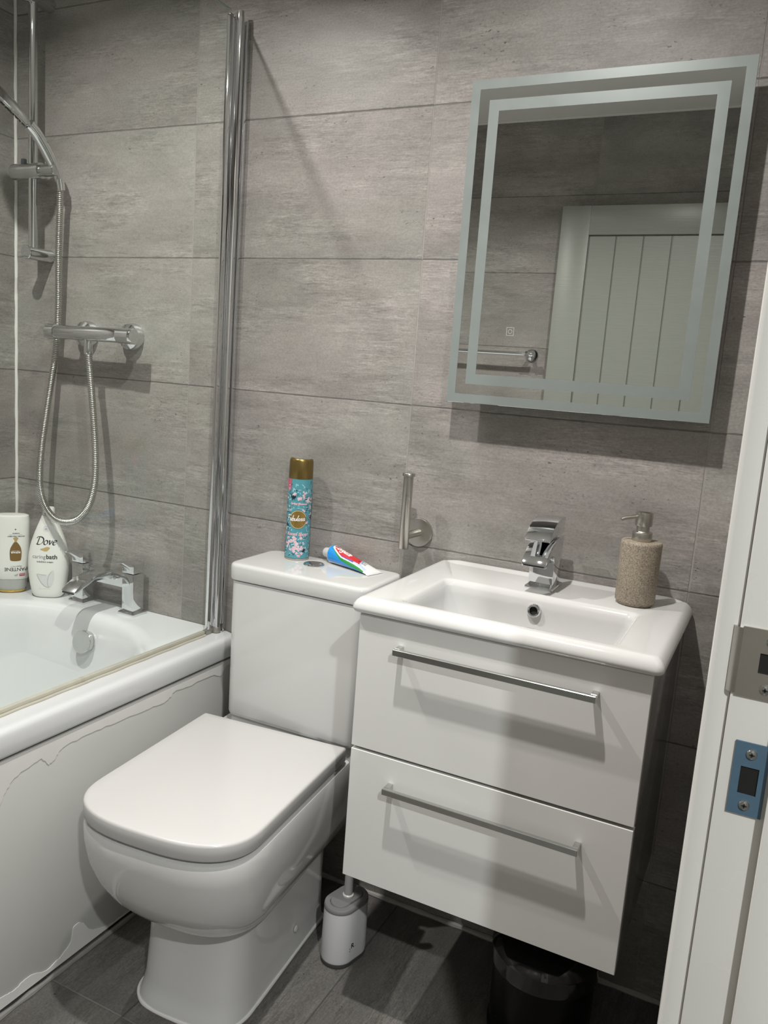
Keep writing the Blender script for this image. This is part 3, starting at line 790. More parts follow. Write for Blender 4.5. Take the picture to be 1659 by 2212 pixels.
# ------------------------------------------------------------------ soap dispenser
def stone_mat():
    N = NT('speckled_sandstone_resin')
    tc = N.n('ShaderNodeTexCoord')
    n1 = N.n('ShaderNodeTexNoise'); n1.inputs['Scale'].default_value = 420; n1.inputs['Detail'].default_value = 3; N.l(tc.outputs['Object'], n1.inputs['Vector'])
    n2 = N.n('ShaderNodeTexVoronoi'); n2.inputs['Scale'].default_value = 300; N.l(tc.outputs['Object'], n2.inputs['Vector'])
    n3 = N.n('ShaderNodeTexVoronoi'); n3.inputs['Scale'].default_value = 95; N.l(tc.outputs['Object'], n3.inputs['Vector'])
    c = N.ramp(n1.outputs[0], [(0.33, (0.185, 0.150, 0.112)), (0.5, (0.29, 0.245, 0.19)), (0.66, (0.39, 0.343, 0.272))])
    dk = N.math('MULTIPLY', N.rng(n2.outputs['Distance'], 0.2, 0.35, 1, 0), N.rng(n2.outputs['Color'], 0.62, 0.7, 0, 0.8))
    c = N.mix(dk, c, (0.10, 0.075, 0.055))
    lt = N.math('MULTIPLY', N.rng(n3.outputs['Distance'], 0.13, 0.2, 1, 0), N.rng(n3.outputs['Color'], 0.84, 0.88, 0, 0.9))
    c = N.mix(lt, c, (0.60, 0.55, 0.45))
    N.l(c, N.b.inputs['Base Color']); N.b.inputs['Roughness'].default_value = 0.62
    return N.m
SX, SY = 1.7165, -0.084
sd = thing('soap_dispenser', 'beige speckled stone soap dispenser with steel pump on the washbasin corner', 'soap dispenser', (SX, SY, BT))
b = lathe(NB(), [(0.029, 0.0), (0.031, 0.001), (0.0325, 0.0045), (0.0330, 0.006), (0.0348, 0.0062), (0.0355, 0.008), (0.0358, 0.060), (0.0365, 0.112), (0.0362, 0.1155), (0.0345, 0.1175), (0.0005, 0.1182)], (SX, SY, BT), (0, 0, 1), 64)
obj('body', b, stone_mat(), sd, 40)
b = lathe(NB(), [(0.0170, 0.1178), (0.0178, 0.1192), (0.0178, 0.1325), (0.0170, 0.134), (0.0125, 0.1345), (0.0118, 0.1355), (0.0118, 0.146), (0.0005, 0.146)], (SX - 0.001, SY, BT), (0, 0, 1), 40)
pu = obj('pump_collar', b, M['steel'], sd)
b = lathe(NB(), [(0.0005, 0.1455), (0.0145, 0.1455), (0.0153, 0.147), (0.0153, 0.1670), (0.0146, 0.1700), (0.0118, 0.1720), (0.0005, 0.1730)], (SX - 0.001, SY, BT), (0, 0, 1), 40)
ph = obj('pump_head', b, M['steel'], sd)
nd = Vector((-0.82, -0.55, -0.10)).normalized(); n0 = Vector((SX - 0.001, SY, BT + 0.1625)) + nd * 0.012
b = tube(NB(), [n0, n0 + nd * 0.012, n0 + nd * 0.024 + Vector((0, 0, -0.0008)), n0 + nd * 0.031 + Vector((0, 0, -0.003))], [0.0040, 0.0037, 0.0034, 0.0033], 16)
obj('nozzle', b, M['steel'], ph)

# ------------------------------------------------------------------ vertical toilet roll holder
tr = thing('toilet_roll_holder', 'brushed steel upright toilet roll holder on the wall between cistern and washbasin', 'toilet roll holder', (1.236, 0.0, 0.88))
b = lathe(NB(), [(0.0315, 0.0), (0.0315, 0.006), (0.0305, 0.0075), (0.0005, 0.008)], (1.243, -0.0005, 0.882), (0, -1, 0), 48)
obj('wall_disc', b, M['steel'], tr)
b = tube(NB(), [(1.243, -0.006, 0.882), (1.241, -0.03, 0.882), (1.2355, -0.060, 0.880)], [0.0085, 0.0082, 0.008], 24)
obj('arm', b, M['steel'], tr)
b = lathe(NB(), [(0.0005, 0.855), (0.0098, 0.855), (0.0104, 0.856), (0.0104, 1.0075), (0.0132, 1.0085), (0.0132, 1.0135), (0.0126, 1.0145), (0.0005, 1.015)], (1.2355, -0.062, 0), (0, 0, 1), 40)
obj('roll_post', b, M['steel'], tr)

# ------------------------------------------------------------------ LED mirror
MX0, MX1, MZ0, MZ1, MYF = 1.3015, 1.7995, 1.168, 1.7705, -0.055
mr = thing('wall_mirror', 'rectangular wall mirror with two frosted border bands above the washbasin', 'mirror', (1.55, -0.03, 1.47))
b = box(NB(), MX0 + 0.05, MX1 - 0.05, -0.049, -0.001, MZ0 + 0.05, MZ1 - 0.05, 0.002)
obj('backing_box', b, plain('dark_metal_box', (0.25, 0.25, 0.24), 0.45, 0.3), mr)
b = box(NB(), MX0, MX1, MYF, -0.0495, MZ0, MZ1, 0.0006, 1)
gl = obj('glass', b, M['mirror'], mr)
def band(a, c):
    b = NB(); y0, y1 = MYF - 0.0005, MYF - 0.0001
    box(b, MX0 + a, MX1 - a, y0, y1, MZ0 + a, MZ0 + c); box(b, MX0 + a, MX1 - a, y0, y1, MZ1 - c, MZ1 - a)
    box(b, MX0 + a, MX0 + c, y0, y1, MZ0 + c, MZ1 - c); box(b, MX1 - c, MX1 - a, y0, y1, MZ0 + c, MZ1 - c)
    obj('frosted_band', b, M['frost'], gl)
band(0.0004, 0.0175); band(0.0375, 0.0575)
# touch switch: small square with a ring
M['touch'] = plain('touch_icon_frost', (0.40, 0.42, 0.40), 0.4)
b = NB(); tcx, tcz, y0, y1 = 1.4215, 1.3105, MYF - 0.0005, MYF - 0.0001
for (xa, xb, za, zb) in ((-.0075, .0075, -.0078, -.0069), (-.0075, .0075, .0069, .0078), (-.0075, -.0066, -.0069, .0069), (.0066, .0075, -.0069, .0069)):
    box(b, tcx + xa, tcx + xb, y0, y1, tcz + za, tcz + zb)
lathe(b, [(0.0042, 0.0001), (0.0042, 0.0005), (0.0034, 0.0005), (0.0034, 0.0001)], (tcx, MYF, tcz), (0, -1, 0), 32, False, False)
obj('touch_switch', b, M['touch'], gl)

# ------------------------------------------------------------------ towel rail on the front wall (seen in the mirror)
tw = thing('towel_rail', 'chrome towel rail reflected at the bottom left of the mirror', 'towel rail', (0.72, -D, 1.33))
b = tube(NB(), [(0.36, -1.80, 1.333), (0.955, -1.80, 1.333)], 0.008, 20)
lathe(b, [(0.0115, -0.008), (0.012, 0.0), (0.0115, 0.008)], (0.365, -1.80, 1.333), (1, 0, 0), 24); lathe(b, [(0.0115, -0.008), (0.012, 0.0), (0.0115, 0.008)], (0.950, -1.80, 1.333), (1, 0, 0), 24)
obj('bar', b, CH, tw)
for x in (0.385, 0.932):
    b = lathe(NB(), [(0.026, 0.0), (0.026, 0.006), (0.022, 0.012), (0.011, 0.018), (0.009, 0.04), (0.011, 0.066), (0.0125, 0.07), (0.011, 0.078), (0.0005, 0.080)], (x, -D + 0.0005, 1.333), (0, 1, 0), 32)
    obj('wall_post', b, CH, tw)

# ------------------------------------------------------------------ toilet brush
KX, KY = 1.236, -0.212
br = thing('toilet_brush', 'white and grey toilet brush in its oval holder beside the toilet foot', 'toilet brush', (KX, KY, 0.0))
ang = radians(14)
def stad(hx, hy, z, n=14, sc=1.0):
    out = []
    for s0 in (1, -1):
        for k in range(n + 1):
            a = (0 if s0 > 0 else pi) + pi * k / n
            x = hx * cos(a) * sc; y = (hy - hx) * s0 + hx * sin(a) * sc
            out.append((KX + x * cos(ang) + y * sin(ang), KY - x * sin(ang) + y * cos(ang), z))
    return out
M['brush_white'] = plain('pale_grey_plastic', (0.62, 0.62, 0.63), 0.45)
M['brush_grey'] = plain('mid_grey_plastic', (0.22, 0.22, 0.22), 0.55)
b = NB(); loft(b, [stad(.0345, .052, 0.010), stad(.0355, .053, 0.016), stad(.0340, .0515, 0.118), stad(.0335, .051, 0.1215)]); ho = obj('holder', b, M['brush_white'], br, 40)
b = NB(); loft(b, [stad(.034, .0515, 0.0), stad(.0352, .0527, 0.002), stad(.0355, .053, 0.010)]); obj('base_pad', b, plain('dark_grey_rubber', (0.07, 0.07, 0.07), 0.6), br)
b = NB(); loft(b, [stad(.0338, .0513, 0.1215), stad(.0345, .052, 0.1235), stad(.0340, .0515, 0.1300), stad(.0325, .050, 0.1318), stad(.0215, .041, 0.1318), stad(.0212, .0405, 0.1285)]); obj('rim', b, M['brush_grey'], br, 40)
b = NB(); loft(b, [stad(.0205, .0395, 0.120), stad(.0205, .0395, 0.1330), stad(.0195, .0385, 0.1345)]); obj('brush_lid', b, M['brush_grey'], br, 40)
b = lathe(NB(), [(0.0115, 0.1342), (0.0120, 0.1360), (0.0115, 0.1385), (0.0095, 0.1400)], (KX + 0.001, KY + 0.004, 0), (0, 0, 1), 28); obj('ferrule', b, M['sealant'], br)
b = lathe(NB(), [(0.0092, 0.134), (0.0088, 0.39), (0.0075, 0.396), (0.0005, 0.398)], (KX + 0.001, KY + 0.004, 0), (0, 0, 1), 24); obj('handle', b, plain('brush_handle_plastic', (0.50, 0.50, 0.51), 0.4), br)

# ------------------------------------------------------------------ pedal bin
M['bin_black'] = plain('black_gloss_steel', (0.003, 0.003, 0.0035), 0.25, coat=0.0, spec=0.22)
bi = thing('pedal_bin', 'black gloss round bin on the floor under the vanity unit', 'bin', (1.652, -0.19, 0.0))
BC = (1.652, -0.19, 0.0)
b = lathe(NB(), [(0.092, 0.0), (0.097, 0.002), (0.097, 0.014), (0.0945, 0.016), (0.0955, 0.140), (0.0975, 0.142)], BC, (0, 0, 1), 64); obj('body', b, M['bin_black'], bi, 30)
b = lathe(NB(), [(0.0978, 0.1425), (0.1005, 0.1435), (0.1010, 0.1465), (0.1005, 0.172), (0.1010, 0.175), (0.098, 0.181), (0.085, 0.195), (0.06, 0.205), (0.03, 0.2095), (0.0005, 0.2105)], BC, (0, 0, 1), 64); obj('lid', b, plain('black_gloss_lid', (0.004, 0.004, 0.0045), 0.1, coat=0.6), bi, 30)
b = box(NB(), BC[0] - 0.018, BC[0] + 0.018, BC[1] - 0.125, BC[1] - 0.09, 0.008, 0.014, 0.002); obj('pedal', b, M['bin_black'], bi)
# ================================================================== strike plates on the latch jamb
def plate(name, label, x0, x1, z0, z1, mat, hx0, hx1, hz0, hz1, lip, screws):
    t = thing(name, label, 'strike plate', ((x0 + x1) / 2, JY - 0.001, z0))
    b = NB(); y0, y1 = JY - 0.0018, JY - 0.0001
    # plate as a frame round its keep hole
    box(b, x0, x1, y0, y1, z0, hz0); box(b, x0, x1, y0, y1, hz1, z1); box(b, x0, hx0, y0, y1, hz0, hz1); box(b, hx1, x1, y0, y1, hz0, hz1)
    if lip:
        arc = [(x0 - 0.0075 * sin(a) , JY - 0.0018 + 0.007 * (1 - cos(a))) for a in [radians(10 * k) for k in range(10)]]
        inn = [(x0 - 0.0060 * sin(a), JY - 0.0002 + 0.006 * (1 - cos(a))) for a in [radians(10 * k) for k in range(10)]]
        prism(b, arc + inn[::-1], 'z', z0 + 0.0015, z1 - 0.0015)
    p = obj('plate', b, mat, t)
    b = box(NB(), hx0 - 0.0005, hx1 + 0.0005, JY - 0.0006, JY - 0.0002, hz0 - 0.0005, hz1 + 0.0005); obj('keep_hole', b, M['black_gap'], t)
    for (sx, sz) in screws:
        b = lathe(NB(), [(0.0042, 0.0), (0.0042, 0.0008), (0.0036, 0.0016), (0.0012, 0.0020), (0.0009, 0.0012), (0.0005, 0.0012)], (sx, JY - 0.0016, sz), (0, -1, 0), 24)
        s = obj('screw', b, M['chrome_soft'], t)
        b = NB(); box(b, sx - 0.0020, sx + 0.0020, JY - 0.0038, JY - 0.0033, sz - 0.0004, sz + 0.0004); box(b, sx - 0.0004, sx + 0.0004, JY - 0.0038, JY - 0.0033, sz - 0.0020, sz + 0.0020)
        obj('cross_slot', b, M['black_gap'], s)
plate('strike_plate', 'satin steel latch strike plate with curved lip on the white door frame', 1.9165, 1.9495, 0.9850, 1.0410, M['steel'], 1.9305, 1.9425, 1.0060, 1.0220, True, [(1.9375, 1.0320), (1.9375, 0.9935)])
plate('strike_plate', 'blue-painted bolt strike plate below the steel one on the door frame', 1.9230, 1.9485, 0.8880, 0.9485, plain('blue_paint', (0.075, 0.135, 0.195), 0.42, noise=0.12, nscale=90), 1.9290, 1.9425, 0.9055, 0.9285, False, [(1.9355, 0.9395), (1.9355, 0.8965)])

# ================================================================== printing
def text2d(s, size=1.0, shear=0.0, offset=0.0, align='CENTER', space=1.0):
    cu = bpy.data.curves.new('t', 'FONT'); cu.body = s; cu.size = size; cu.shear = shear; cu.offset = offset
    cu.align_x = align; cu.align_y = 'BOTTOM_BASELINE'; cu.space_character = space; cu.resolution_u = 4
    o = bpy.data.objects.new('t', cu); COL.objects.link(o)
    dg = bpy.context.evaluated_depsgraph_get()
    me = bpy.data.meshes.new_from_object(o.evaluated_get(dg))
    polys = [[(me.vertices[i].co.x, me.vertices[i].co.y) for i in p.vertices] for p in me.polygons]
    bpy.data.objects.remove(o); bpy.data.curves.remove(cu); bpy.data.meshes.remove(me)
    return polys

class Print:
    """flat ink shapes in (u, v) metres, mapped onto a surface point(u, v, lift)"""
    def __init__(s, fmap): s.f = fmap; s.items = []; s.mats = []; s.layer = 0
    def mi(s, m):
        if m not in s.mats: s.mats.append(m)
        return s.mats.index(m)
    def poly(s, pts, m, layer=0): s.items.append(([tuple(p) for p in pts], s.mi(m), layer))
    def disc(s, cx, cy, r, m, layer=0, n=40, ry=None): s.poly([(cx + r * cos(2 * pi * k / n), cy + (ry or r) * sin(2 * pi * k / n)) for k in range(n)], m, layer)
    def ring(s, cx, cy, r0, r1, m, layer=0, n=48, a0=0.0, a1=360.0):
        for k in range(n):
            a, c = radians(a0 + (a1 - a0) * k / n), radians(a0 + (a1 - a0) * (k + 1) / n)
            s.poly([(cx + r0 * cos(a), cy + r0 * sin(a)), (cx + r1 * cos(a), cy + r1 * sin(a)), (cx + r1 * cos(c), cy + r1 * sin(c)), (cx + r0 * cos(c), cy + r0 * sin(c))], m, layer)
    def stroke(s, pts, wd, m, layer=0, smooth=6, pen=None):
        p = catmull([(x, y, 0) for x, y in pts], smooth) if smooth > 1 and len(pts) > 2 else [Vector((x, y, 0)) for x, y in pts]
        n = len(p)
        nor = []
        for i in range(n):
            d = p[min(i + 1, n - 1)] - p[max(i - 1, 0)]
            d = d.normalized() if d.length > 1e-9 else Vector((1, 0, 0)); nor.append((Vector((-d.y, d.x, 0)), atan2(d.y, d.x)))
        def wdt(i):
            if pen: return pen[0] + (pen[1] - pen[0]) * abs(sin(nor[i][1] - pen[2]))
            return wd
        for i in range(n - 1):
            a, c = nor[i][0] * wdt(i) / 2, nor[i + 1][0] * wdt(i + 1) / 2
            s.poly([(p[i] - a)[:2], (p[i + 1] - c)[:2], (p[i + 1] + c)[:2], (p[i] + a)[:2]], m, layer)
        if not pen:
            for e_ in (p[0], p[-1]): s.disc(e_.x, e_.y, wd / 2, m, layer, 10)
    def text(s, t, cx, cy, size, m, layer=0, rot=0.0, **kw):
        c_, s_ = cos(rot), sin(rot)
        for pl in text2d(t, size, **kw): s.poly([(cx + x * c_ - y * s_, cy + x * s_ + y * c_) for x, y in pl], m, layer)
    def build(s, name, parent, maxlen=0.004, lift=0.00025, step=0.00012, label=None):
        out = bmesh.new()
        for li in sorted({i[2] for i in s.items}):
            t = bmesh.new()
            for pts, mi_, la in s.items:
                if la != li: continue
                vs = [t.verts.new((x, y, 0)) for x, y in pts]
                try: f = t.faces.new(vs); f.material_index = mi_
                except ValueError: pass
            big = [f for f in t.faces if len(f.verts) > 4]
            if big: bmesh.ops.triangulate(t, faces=big)
            for _ in range(5):
                le = [e_ for e_ in t.edges if e_.calc_length() > maxlen]
                if not le: break
                bmesh.ops.subdivide_edges(t, edges=le, cuts=1); bmesh.ops.triangulate(t, faces=t.faces)
            for v in t.verts: v.co = Vector(s.f(v.co.x, v.co.y, lift + step * li))
            merge(out, t)
        return obj(name, out, s.mats, parent, local=True, recalc=False, label=label)

def ink(name, c, rough=0.35, metal=0.0): return plain(name, c, rough, metal)
INK_BLACK = ink('black_ink', (0.012, 0.012, 0.016)); INK_GREY = ink('grey_ink', (0.20, 0.20, 0.21)); INK_WHITE = ink('white_ink', (0.82, 0.82, 0.80))
INK_GOLD = ink('gold_foil', (0.55, 0.40, 0.18), 0.3, 0.3)

# ------------------------------------------------------------------ bath cream bottle
phi = radians(31)
bc = thing('bath_cream_bottle', 'white teardrop bath cream bottle with black script lettering beside the bath tap', 'bottle', (0.196, -0.062, RZ), phi)
WP = [(0.0, .031, .020), (0.003, .037, .024), (0.012, .0425, .027), (0.04, .048, .0285), (0.075, .0520, .029), (0.11, .0520, .028), (0.145, .0455, .026), (0.175, .0355, .0225), (0.200, .0255, .019), (0.216, .0190, .0165), (0.226, .0155, .0145)]
def interp(tab, z, k):
    for a, c in zip(tab[:-1], tab[1:]):
        if z <= c[0]:
            t = (z - a[0]) / (c[0] - a[0]); t = max(0, t); return a[k] + (c[k] - a[k]) * t
    return tab[-1][k]
def wsm(z, k): return sum(interp(WP, max(0, z + d), k) for d in (-0.006, -0.003, 0, 0.003, 0.006)) / 5 if 0.006 < z < 0.2 else interp(WP, z, k)
EXP = 2.6
def bring(w_, d_, z, n=48, e_=EXP): return [(w_ * spow(cos(2 * pi * k / n), 2 / e_), d_ * spow(sin(2 * pi * k / n), 2 / e_), z) for k in range(n)]
zs = [0.0, 0.0015, 0.004, 0.008, 0.013] + [0.02 + 0.01 * i for i in range(20)] + [0.2165, 0.222]
b = NB(); loft(b, [bring(wsm(z, 1) * (0.93 if z == 0 else 1), wsm(z, 2) * (0.9 if z == 0 else 1), z) for z in zs])
M['white_plastic'] = plain('white_bottle_plastic', (0.78, 0.775, 0.74), 0.3, noise=0.01)
obj('body', b, M['white_plastic'], bc, 50, local=True)
b = NB(); loft(b, [bring(.0150, .0142, .2222), bring(.0150, .0142, .228), bring(.0145, .0138, .240), bring(.0125, .012, .244)])
obj('cap', b, M['white_plastic'], bc, 40, local=True)
b = box(NB(), -0.006, 0.004, -0.0165, -0.010, 0.2255, 0.236, 0.0015); obj('cap_catch', b, plain('navy_plastic', (0.015, 0.03, 0.13), 0.3), bc, 40, local=True, label='dark blue catch on the cap')
def fdove(u, v, l):
    w_, d_ = wsm(v, 1), wsm(v, 2); q = min(abs(u / w_), 0.98)
    return (u, -d_ * (1 - q ** EXP) ** (1 / EXP) - l, v)
P = Print(lambda u, v, l: fdove(u - 0.001, v + (0.0205 if v > 0.071 and v < 0.165 else 0.0085), l))
# "Dove": broad-pen italic capitals and round minuscules
k = 0.0207; ox, oz = -0.0250, 0.1262
def dv(pts, pen=(0.0007, 0.0036, radians(35))): P.stroke([(ox + x * k + 0.20 * y * k, oz + y * k) for x, y in pts], 0, INK_BLACK, 0, 10, pen)
dv([(0.30, 0.90), (0.24, 0.5), (0.18, 0.02)]); dv([(-0.02, 0.78), (0.05, 0.93), (0.30, 0.99), (0.62, 0.93), (0.84, 0.72), (0.86, 0.42), (0.70, 0.14), (0.42, 0.0), (0.06, 0.02)])
dv([(1.22, 0.55), (1.06, 0.48), (0.99, 0.26), (1.08, 0.04), (1.26, 0.02), (1.42, 0.18), (1.42, 0.42), (1.30, 0.55), (1.20, 0.55)])
dv([(1.55, 0.55), (1.64, 0.50), (1.72, 0.02)]); dv([(1.72, 0.02), (1.88, 0.28), (1.98, 0.56)])
dv([(2.10, 0.28), (2.34, 0.34), (2.46, 0.46), (2.38, 0.57), (2.22, 0.53), (2.10, 0.34), (2.12, 0.12), (2.26, 0.0), (2.46, 0.08)])
# gold bird-like leaf
P.poly([(p.x, p.y) for p in catmull([(-0.013, 0.1135, 0), (-0.004, 0.1168, 0), (0.004, 0.1205, 0), (0.012, 0.1185, 0), (0.009, 0.1130, 0), (0.003, 0.1085, 0), (-0.005, 0.1095, 0)], 6, True)], ink('tan_ink', (0.50, 0.36, 0.15)))
P.text('caring', 0.0015, 0.0885, 0.0146, INK_GREY, 0, align='RIGHT', offset=0.0)
P.text('bath', 0.0025, 0.0885, 0.0164, INK_BLACK, 0, align='LEFT', offset=0.0004)
P.text('indulging cream', 0.0, 0.0778, 0.0068, INK_BLACK, 0, offset=0.0001)
P.ring(0.0, 0.180, 0.0068, 0.0074, ink('lilac_ink', (0.45, 0.42, 0.50)), 0, 40)
for j, ww in enumerate((0.006, 0.008, 0.007)): P.poly([(-ww / 2, 0.1825 - j * 0.0024), (ww / 2, 0.1825 - j * 0.0024), (ww / 2, 0.1814 - j * 0.0024), (-ww / 2, 0.1814 - j * 0.0024)], ink('lilac_ink2', (0.30, 0.28, 0.42)))
SW = ink('cream_swirl_grey', (0.47, 0.48, 0.48)); SW2 = ink('cream_swirl_light', (0.66, 0.665, 0.66))
P.poly([(p.x, p.y) for p in catmull([(-0.021, 0.058, 0), (-0.008, 0.0555, 0), (0.006, 0.055, 0), (0.012, 0.062, 0), (0.022, 0.070, 0), (0.024, 0.050, 0), (0.018, 0.028, 0), (0.008, 0.021, 0), (-0.004, 0.029, 0), (-0.014, 0.043, 0)], 6, True)], SW2, 0)
P.stroke([(-0.021, 0.057), (-0.015, 0.044), (-0.006, 0.031), (0.004, 0.0235), (0.012, 0.024)], 0.0022, SW, 1)
P.stroke([(0.008, 0.026), (0.007, 0.040), (0.010, 0.054), (0.017, 0.066)], 0.0018, SW, 1)
P.stroke([(-0.018, 0.0585), (-0.008, 0.0568), (0.004, 0.0562)], 0.0012, SW, 1)
P.poly([(-0.017, 0.0185), (0.014, 0.0185), (0.014, 0.0180), (-0.017, 0.0180)], ink('tan_line', (0.62, 0.55, 0.42)))
P.build('label_print', bc)

# ------------------------------------------------------------------ upside-down shampoo bottle
ph2 = radians(44)
pb = thing('shampoo_bottle', 'white shampoo bottle standing upside down on its translucent cap by the corner', 'bottle', (0.0895, -0.092, RZ), ph2)
ZS = 0.96
def pring(w_, d_, z, e_=2.5): return bring(w_, d_, z * ZS, 48, e_)
b = NB(); loft(b, [pring(.0405, .0255, .040), pring(.0425, .027, .043), pring(.0440, .028, .08), pring(.0450, .0282, .13), pring(.0455, .028, .19), pring(.0450, .027, .212), pring(.0430, .0255, .2195), pring(.036, .021, .2225), pring(.02, .011, .2215)])
obj('body', b, M['white_plastic'], pb, 45, local=True)
b = NB(); loft(b, [pring(.026, .017, 0.0), pring(.030, .020, 0.0015), pring(.033, .0215, 0.004), pring(.0375, .024, 0.018), pring(.0402, .0252, 0.0395)])
obj('cap', b, plain('translucent_grey_cap', (0.42, 0.42, 0.40), 0.22, coat=0.4), pb, 45, local=True, label='grey translucent cap')
b = NB(); loft(b, [pring(.0315, .0209, 0.0022), pring(.0352, .0232, 0.006), pring(.0358, .0236, 0.009), pring(.0352, .0228, 0.0092)], False, False)
obj('gold_band', b, plain('amber_gold', (0.60, 0.40, 0.10), 0.25, 0.5), pb, 45, local=True)
def fpan(u, v, l):
    tab = [(.04, .0408, .0258), (.043, .0427, .0272), (.08, .0440, .028), (.13, .0450, .0282), (.19, .0455, .028), (.212, .0450, .027)]
    w_, d_ = interp(tab, v, 1), interp(tab, v, 2); q = min(abs(u / w_), 0.98)
    return (u, -d_ * (1 - q ** 2.5) ** (1 / 2.5) - l, v * ZS)
P = Print(fpan); BR = ink('brown_ink', (0.20, 0.115, 0.035)); X0 = 0.013
P.text('PANTENE', X0, 0.0745, 0.0135, INK_BLACK, 0, rot=pi, offset=0.00006, space=0.95)
P.text('PRO-V', X0 - 0.006, 0.0800, 0.0045, INK_GREY, 0, rot=pi); P.text('Aqua', X0 + 0.009, 0.0802, 0.0062, INK_BLACK, 0, rot=pi, shear=0.3)
P.poly([(X0 + x * 1.12, 0.120 + (z - 0.120) * 1.12) for x, z in [(p.x, p.y) for p in catmull([(-0.0105, 0.098, 0), (-0.0125, 0.104, 0), (-0.0130, 0.118, 0), (-0.0115, 0.129, 0), (-0.0070, 0.1385, 0), (-0.0025, 0.1455, 0), (0.0025, 0.1455, 0), (0.0075, 0.1390, 0), (0.0115, 0.130, 0), (0.0130, 0.118, 0), (0.0122, 0.104, 0), (0.0100, 0.098, 0), (0.0, 0.0965, 0)], 5, True)]], BR, 0)
P.text('REPAIR', X0, 0.1215, 0.0075, INK_WHITE, 1, rot=pi, offset=0.00025)
P.poly([(X0 - 0.0095, 0.1235), (X0 + 0.0095, 0.1235), (X0 + 0.0095, 0.1240), (X0 - 0.0095, 0.1240)], INK_WHITE, 1)
P.poly([(X0 + p.x, 0.1485 + (p.y - 0.1455)) for p in catmull([(-0.0022, 0.1455, 0), (-0.0030, 0.151, 0), (-0.0062, 0.1555, 0), (-0.003, 0.1585, 0), (0.003, 0.1590, 0), (0.0068, 0.1560, 0), (0.0040, 0.1505, 0), (0.0022, 0.1455, 0)], 5, True)], INK_GOLD, 0)
P.text('SHAMPOO', X0 + 0.001, 0.1745, 0.0036, INK_BLACK, 0, rot=pi, offset=0.0001)
P.text('STRENGTH AND SHINE', X0, 0.1700, 0.0030, INK_GREY, 0, rot=pi); P.text('PROTEIN TREATMENT', X0 + 0.001, 0.1660, 0.0042, INK_BLACK, 0, rot=pi, offset=0.00012)
P.poly([(X0 - 0.0015, 0.183), (X0 + 0.0015, 0.183), (X0 + 0.0015, 0.186), (X0 - 0.0015, 0.186)], INK_BLACK)
for j in range(4): P.stroke([(X0 - 0.004 + j * 0.001, 0.053 - j * 0.001), (X0 + 0.000 + j * 0.001, 0.0540 - j * 0.001), (X0 + 0.0055, 0.0575 - j * 0.0017)], 0.0004, INK_GREY, 0, 5)
P.poly([(X0 + 0.009, 0.050), (X0 + 0.022, 0.0505), (X0 + 0.022, 0.0575), (X0 + 0.009, 0.057)], ink('crimson_ink', (0.36, 0.02, 0.07)))
P.text('NEW', X0 + 0.0155, 0.0560, 0.0048, INK_WHITE, 1, rot=pi)
P.build('label_print', pb)

# ------------------------------------------------------------------ air freshener can
CX_, CY_, CR = 0.9648, -0.0465, 0.0272
CZ0 = 0.7864
aim = atan2(CAM.x - CX_, -(CAM.y - CY_))                 # the logo looks into the room
can = thing('air_freshener_can', 'turquoise floral air freshener can with a gold cap on the toilet cistern', 'aerosol can', (CX_, CY_, CZ0), aim - radians(3))
TEAL = plain('teal_can_print', (0.085, 0.30, 0.36), 0.28, coat=0.3, noise=0.06, nscale=40)
b = lathe(NB(), [(0.0255, 0.0035), (CR, 0.0050), (CR, 0.1835)], (0, 0, 0), (0, 0, 1), 64); obj('body', b, TEAL, can, 40, local=True)
b = lathe(NB(), [(0.024, 0.0008), (0.0262, 0.0), (0.0275, 0.001), (0.0280, 0.0025), (0.0277, 0.0046), (0.0258, 0.0046)], (0, 0, 0), (0, 0, 1), 64, False, False); obj('base_rim', b, M['steel'], can, 40, local=True)
M['gold'] = plain('gold_cap_plastic', (0.22, 0.155, 0.05), 0.30, 0.75)
# cap with a scooped-out spray opening at the top rear
b = NB(); rings = []
for r_, z in ((0.0266, 0.1830), (0.0270, 0.1840), (0.0268, 0.2080), (0.0264, 0.2230), (0.0252, 0.2278), (0.0232, 0.2290), (0.0205, 0.2275), (0.0195, 0.2140), (0.0190, 0.2100)):
    ring = []
    for q in range(64):
        a = 2 * pi * q / 64; dip = max(0.0, cos(a - radians(75))) ** 1.5 * 0.0085
        ring.append((r_ * cos(a), r_ * sin(a), z - (dip if z > 0.222 else 0)))
    rings.append(ring)
loft(b, rings); obj('cap', b, M['gold'], can, 45, local=True, label='metallic gold cap')
def fcan(u, v, l): a = u / CR; return ((CR + l) * sin(a), -(CR + l) * cos(a), v)
P = Print(fcan); rnd = random.Random(12)
LEAF = ink('pale_teal_ink', (0.33, 0.58, 0.63)); LEAF2 = ink('deep_teal_ink', (0.035, 0.15, 0.19)); PET = ink('blossom_white', (0.74, 0.62, 0.70)); PNK = ink('blossom_pink', (0.72, 0.36, 0.40)); COR = ink('coral_ink', (0.76, 0.30, 0.33)); DARK = ink('branch_ink', (0.012, 0.018, 0.03))
def leaf(x, y, L_, wd, a, m, la):
    pts = []
    for k_ in range(9):
        t = k_ / 8; pts.append((L_ * t, wd * sin(pi * t) * (1 - 0.4 * t)))
    for k_ in range(7, 0, -1):
        t = k_ / 8; pts.append((L_ * t, -wd * sin(pi * t) * (1 - 0.4 * t)))
    P.poly([(x + px_ * cos(a) - py_ * sin(a), y + px_ * sin(a) + py_ * cos(a)) for px_, py_ in pts], m, la)
def flower(x, y, r_, la=2):
    a0 = rnd.uniform(0, 6.28)
    for k_ in range(5): leaf(x, y, r_, r_ * 0.36, a0 + k_ * 2 * pi / 5, PET if rnd.random() < 0.75 else PNK, la)
    P.disc(x, y, r_ * 0.2, PNK, la + 1, 8)
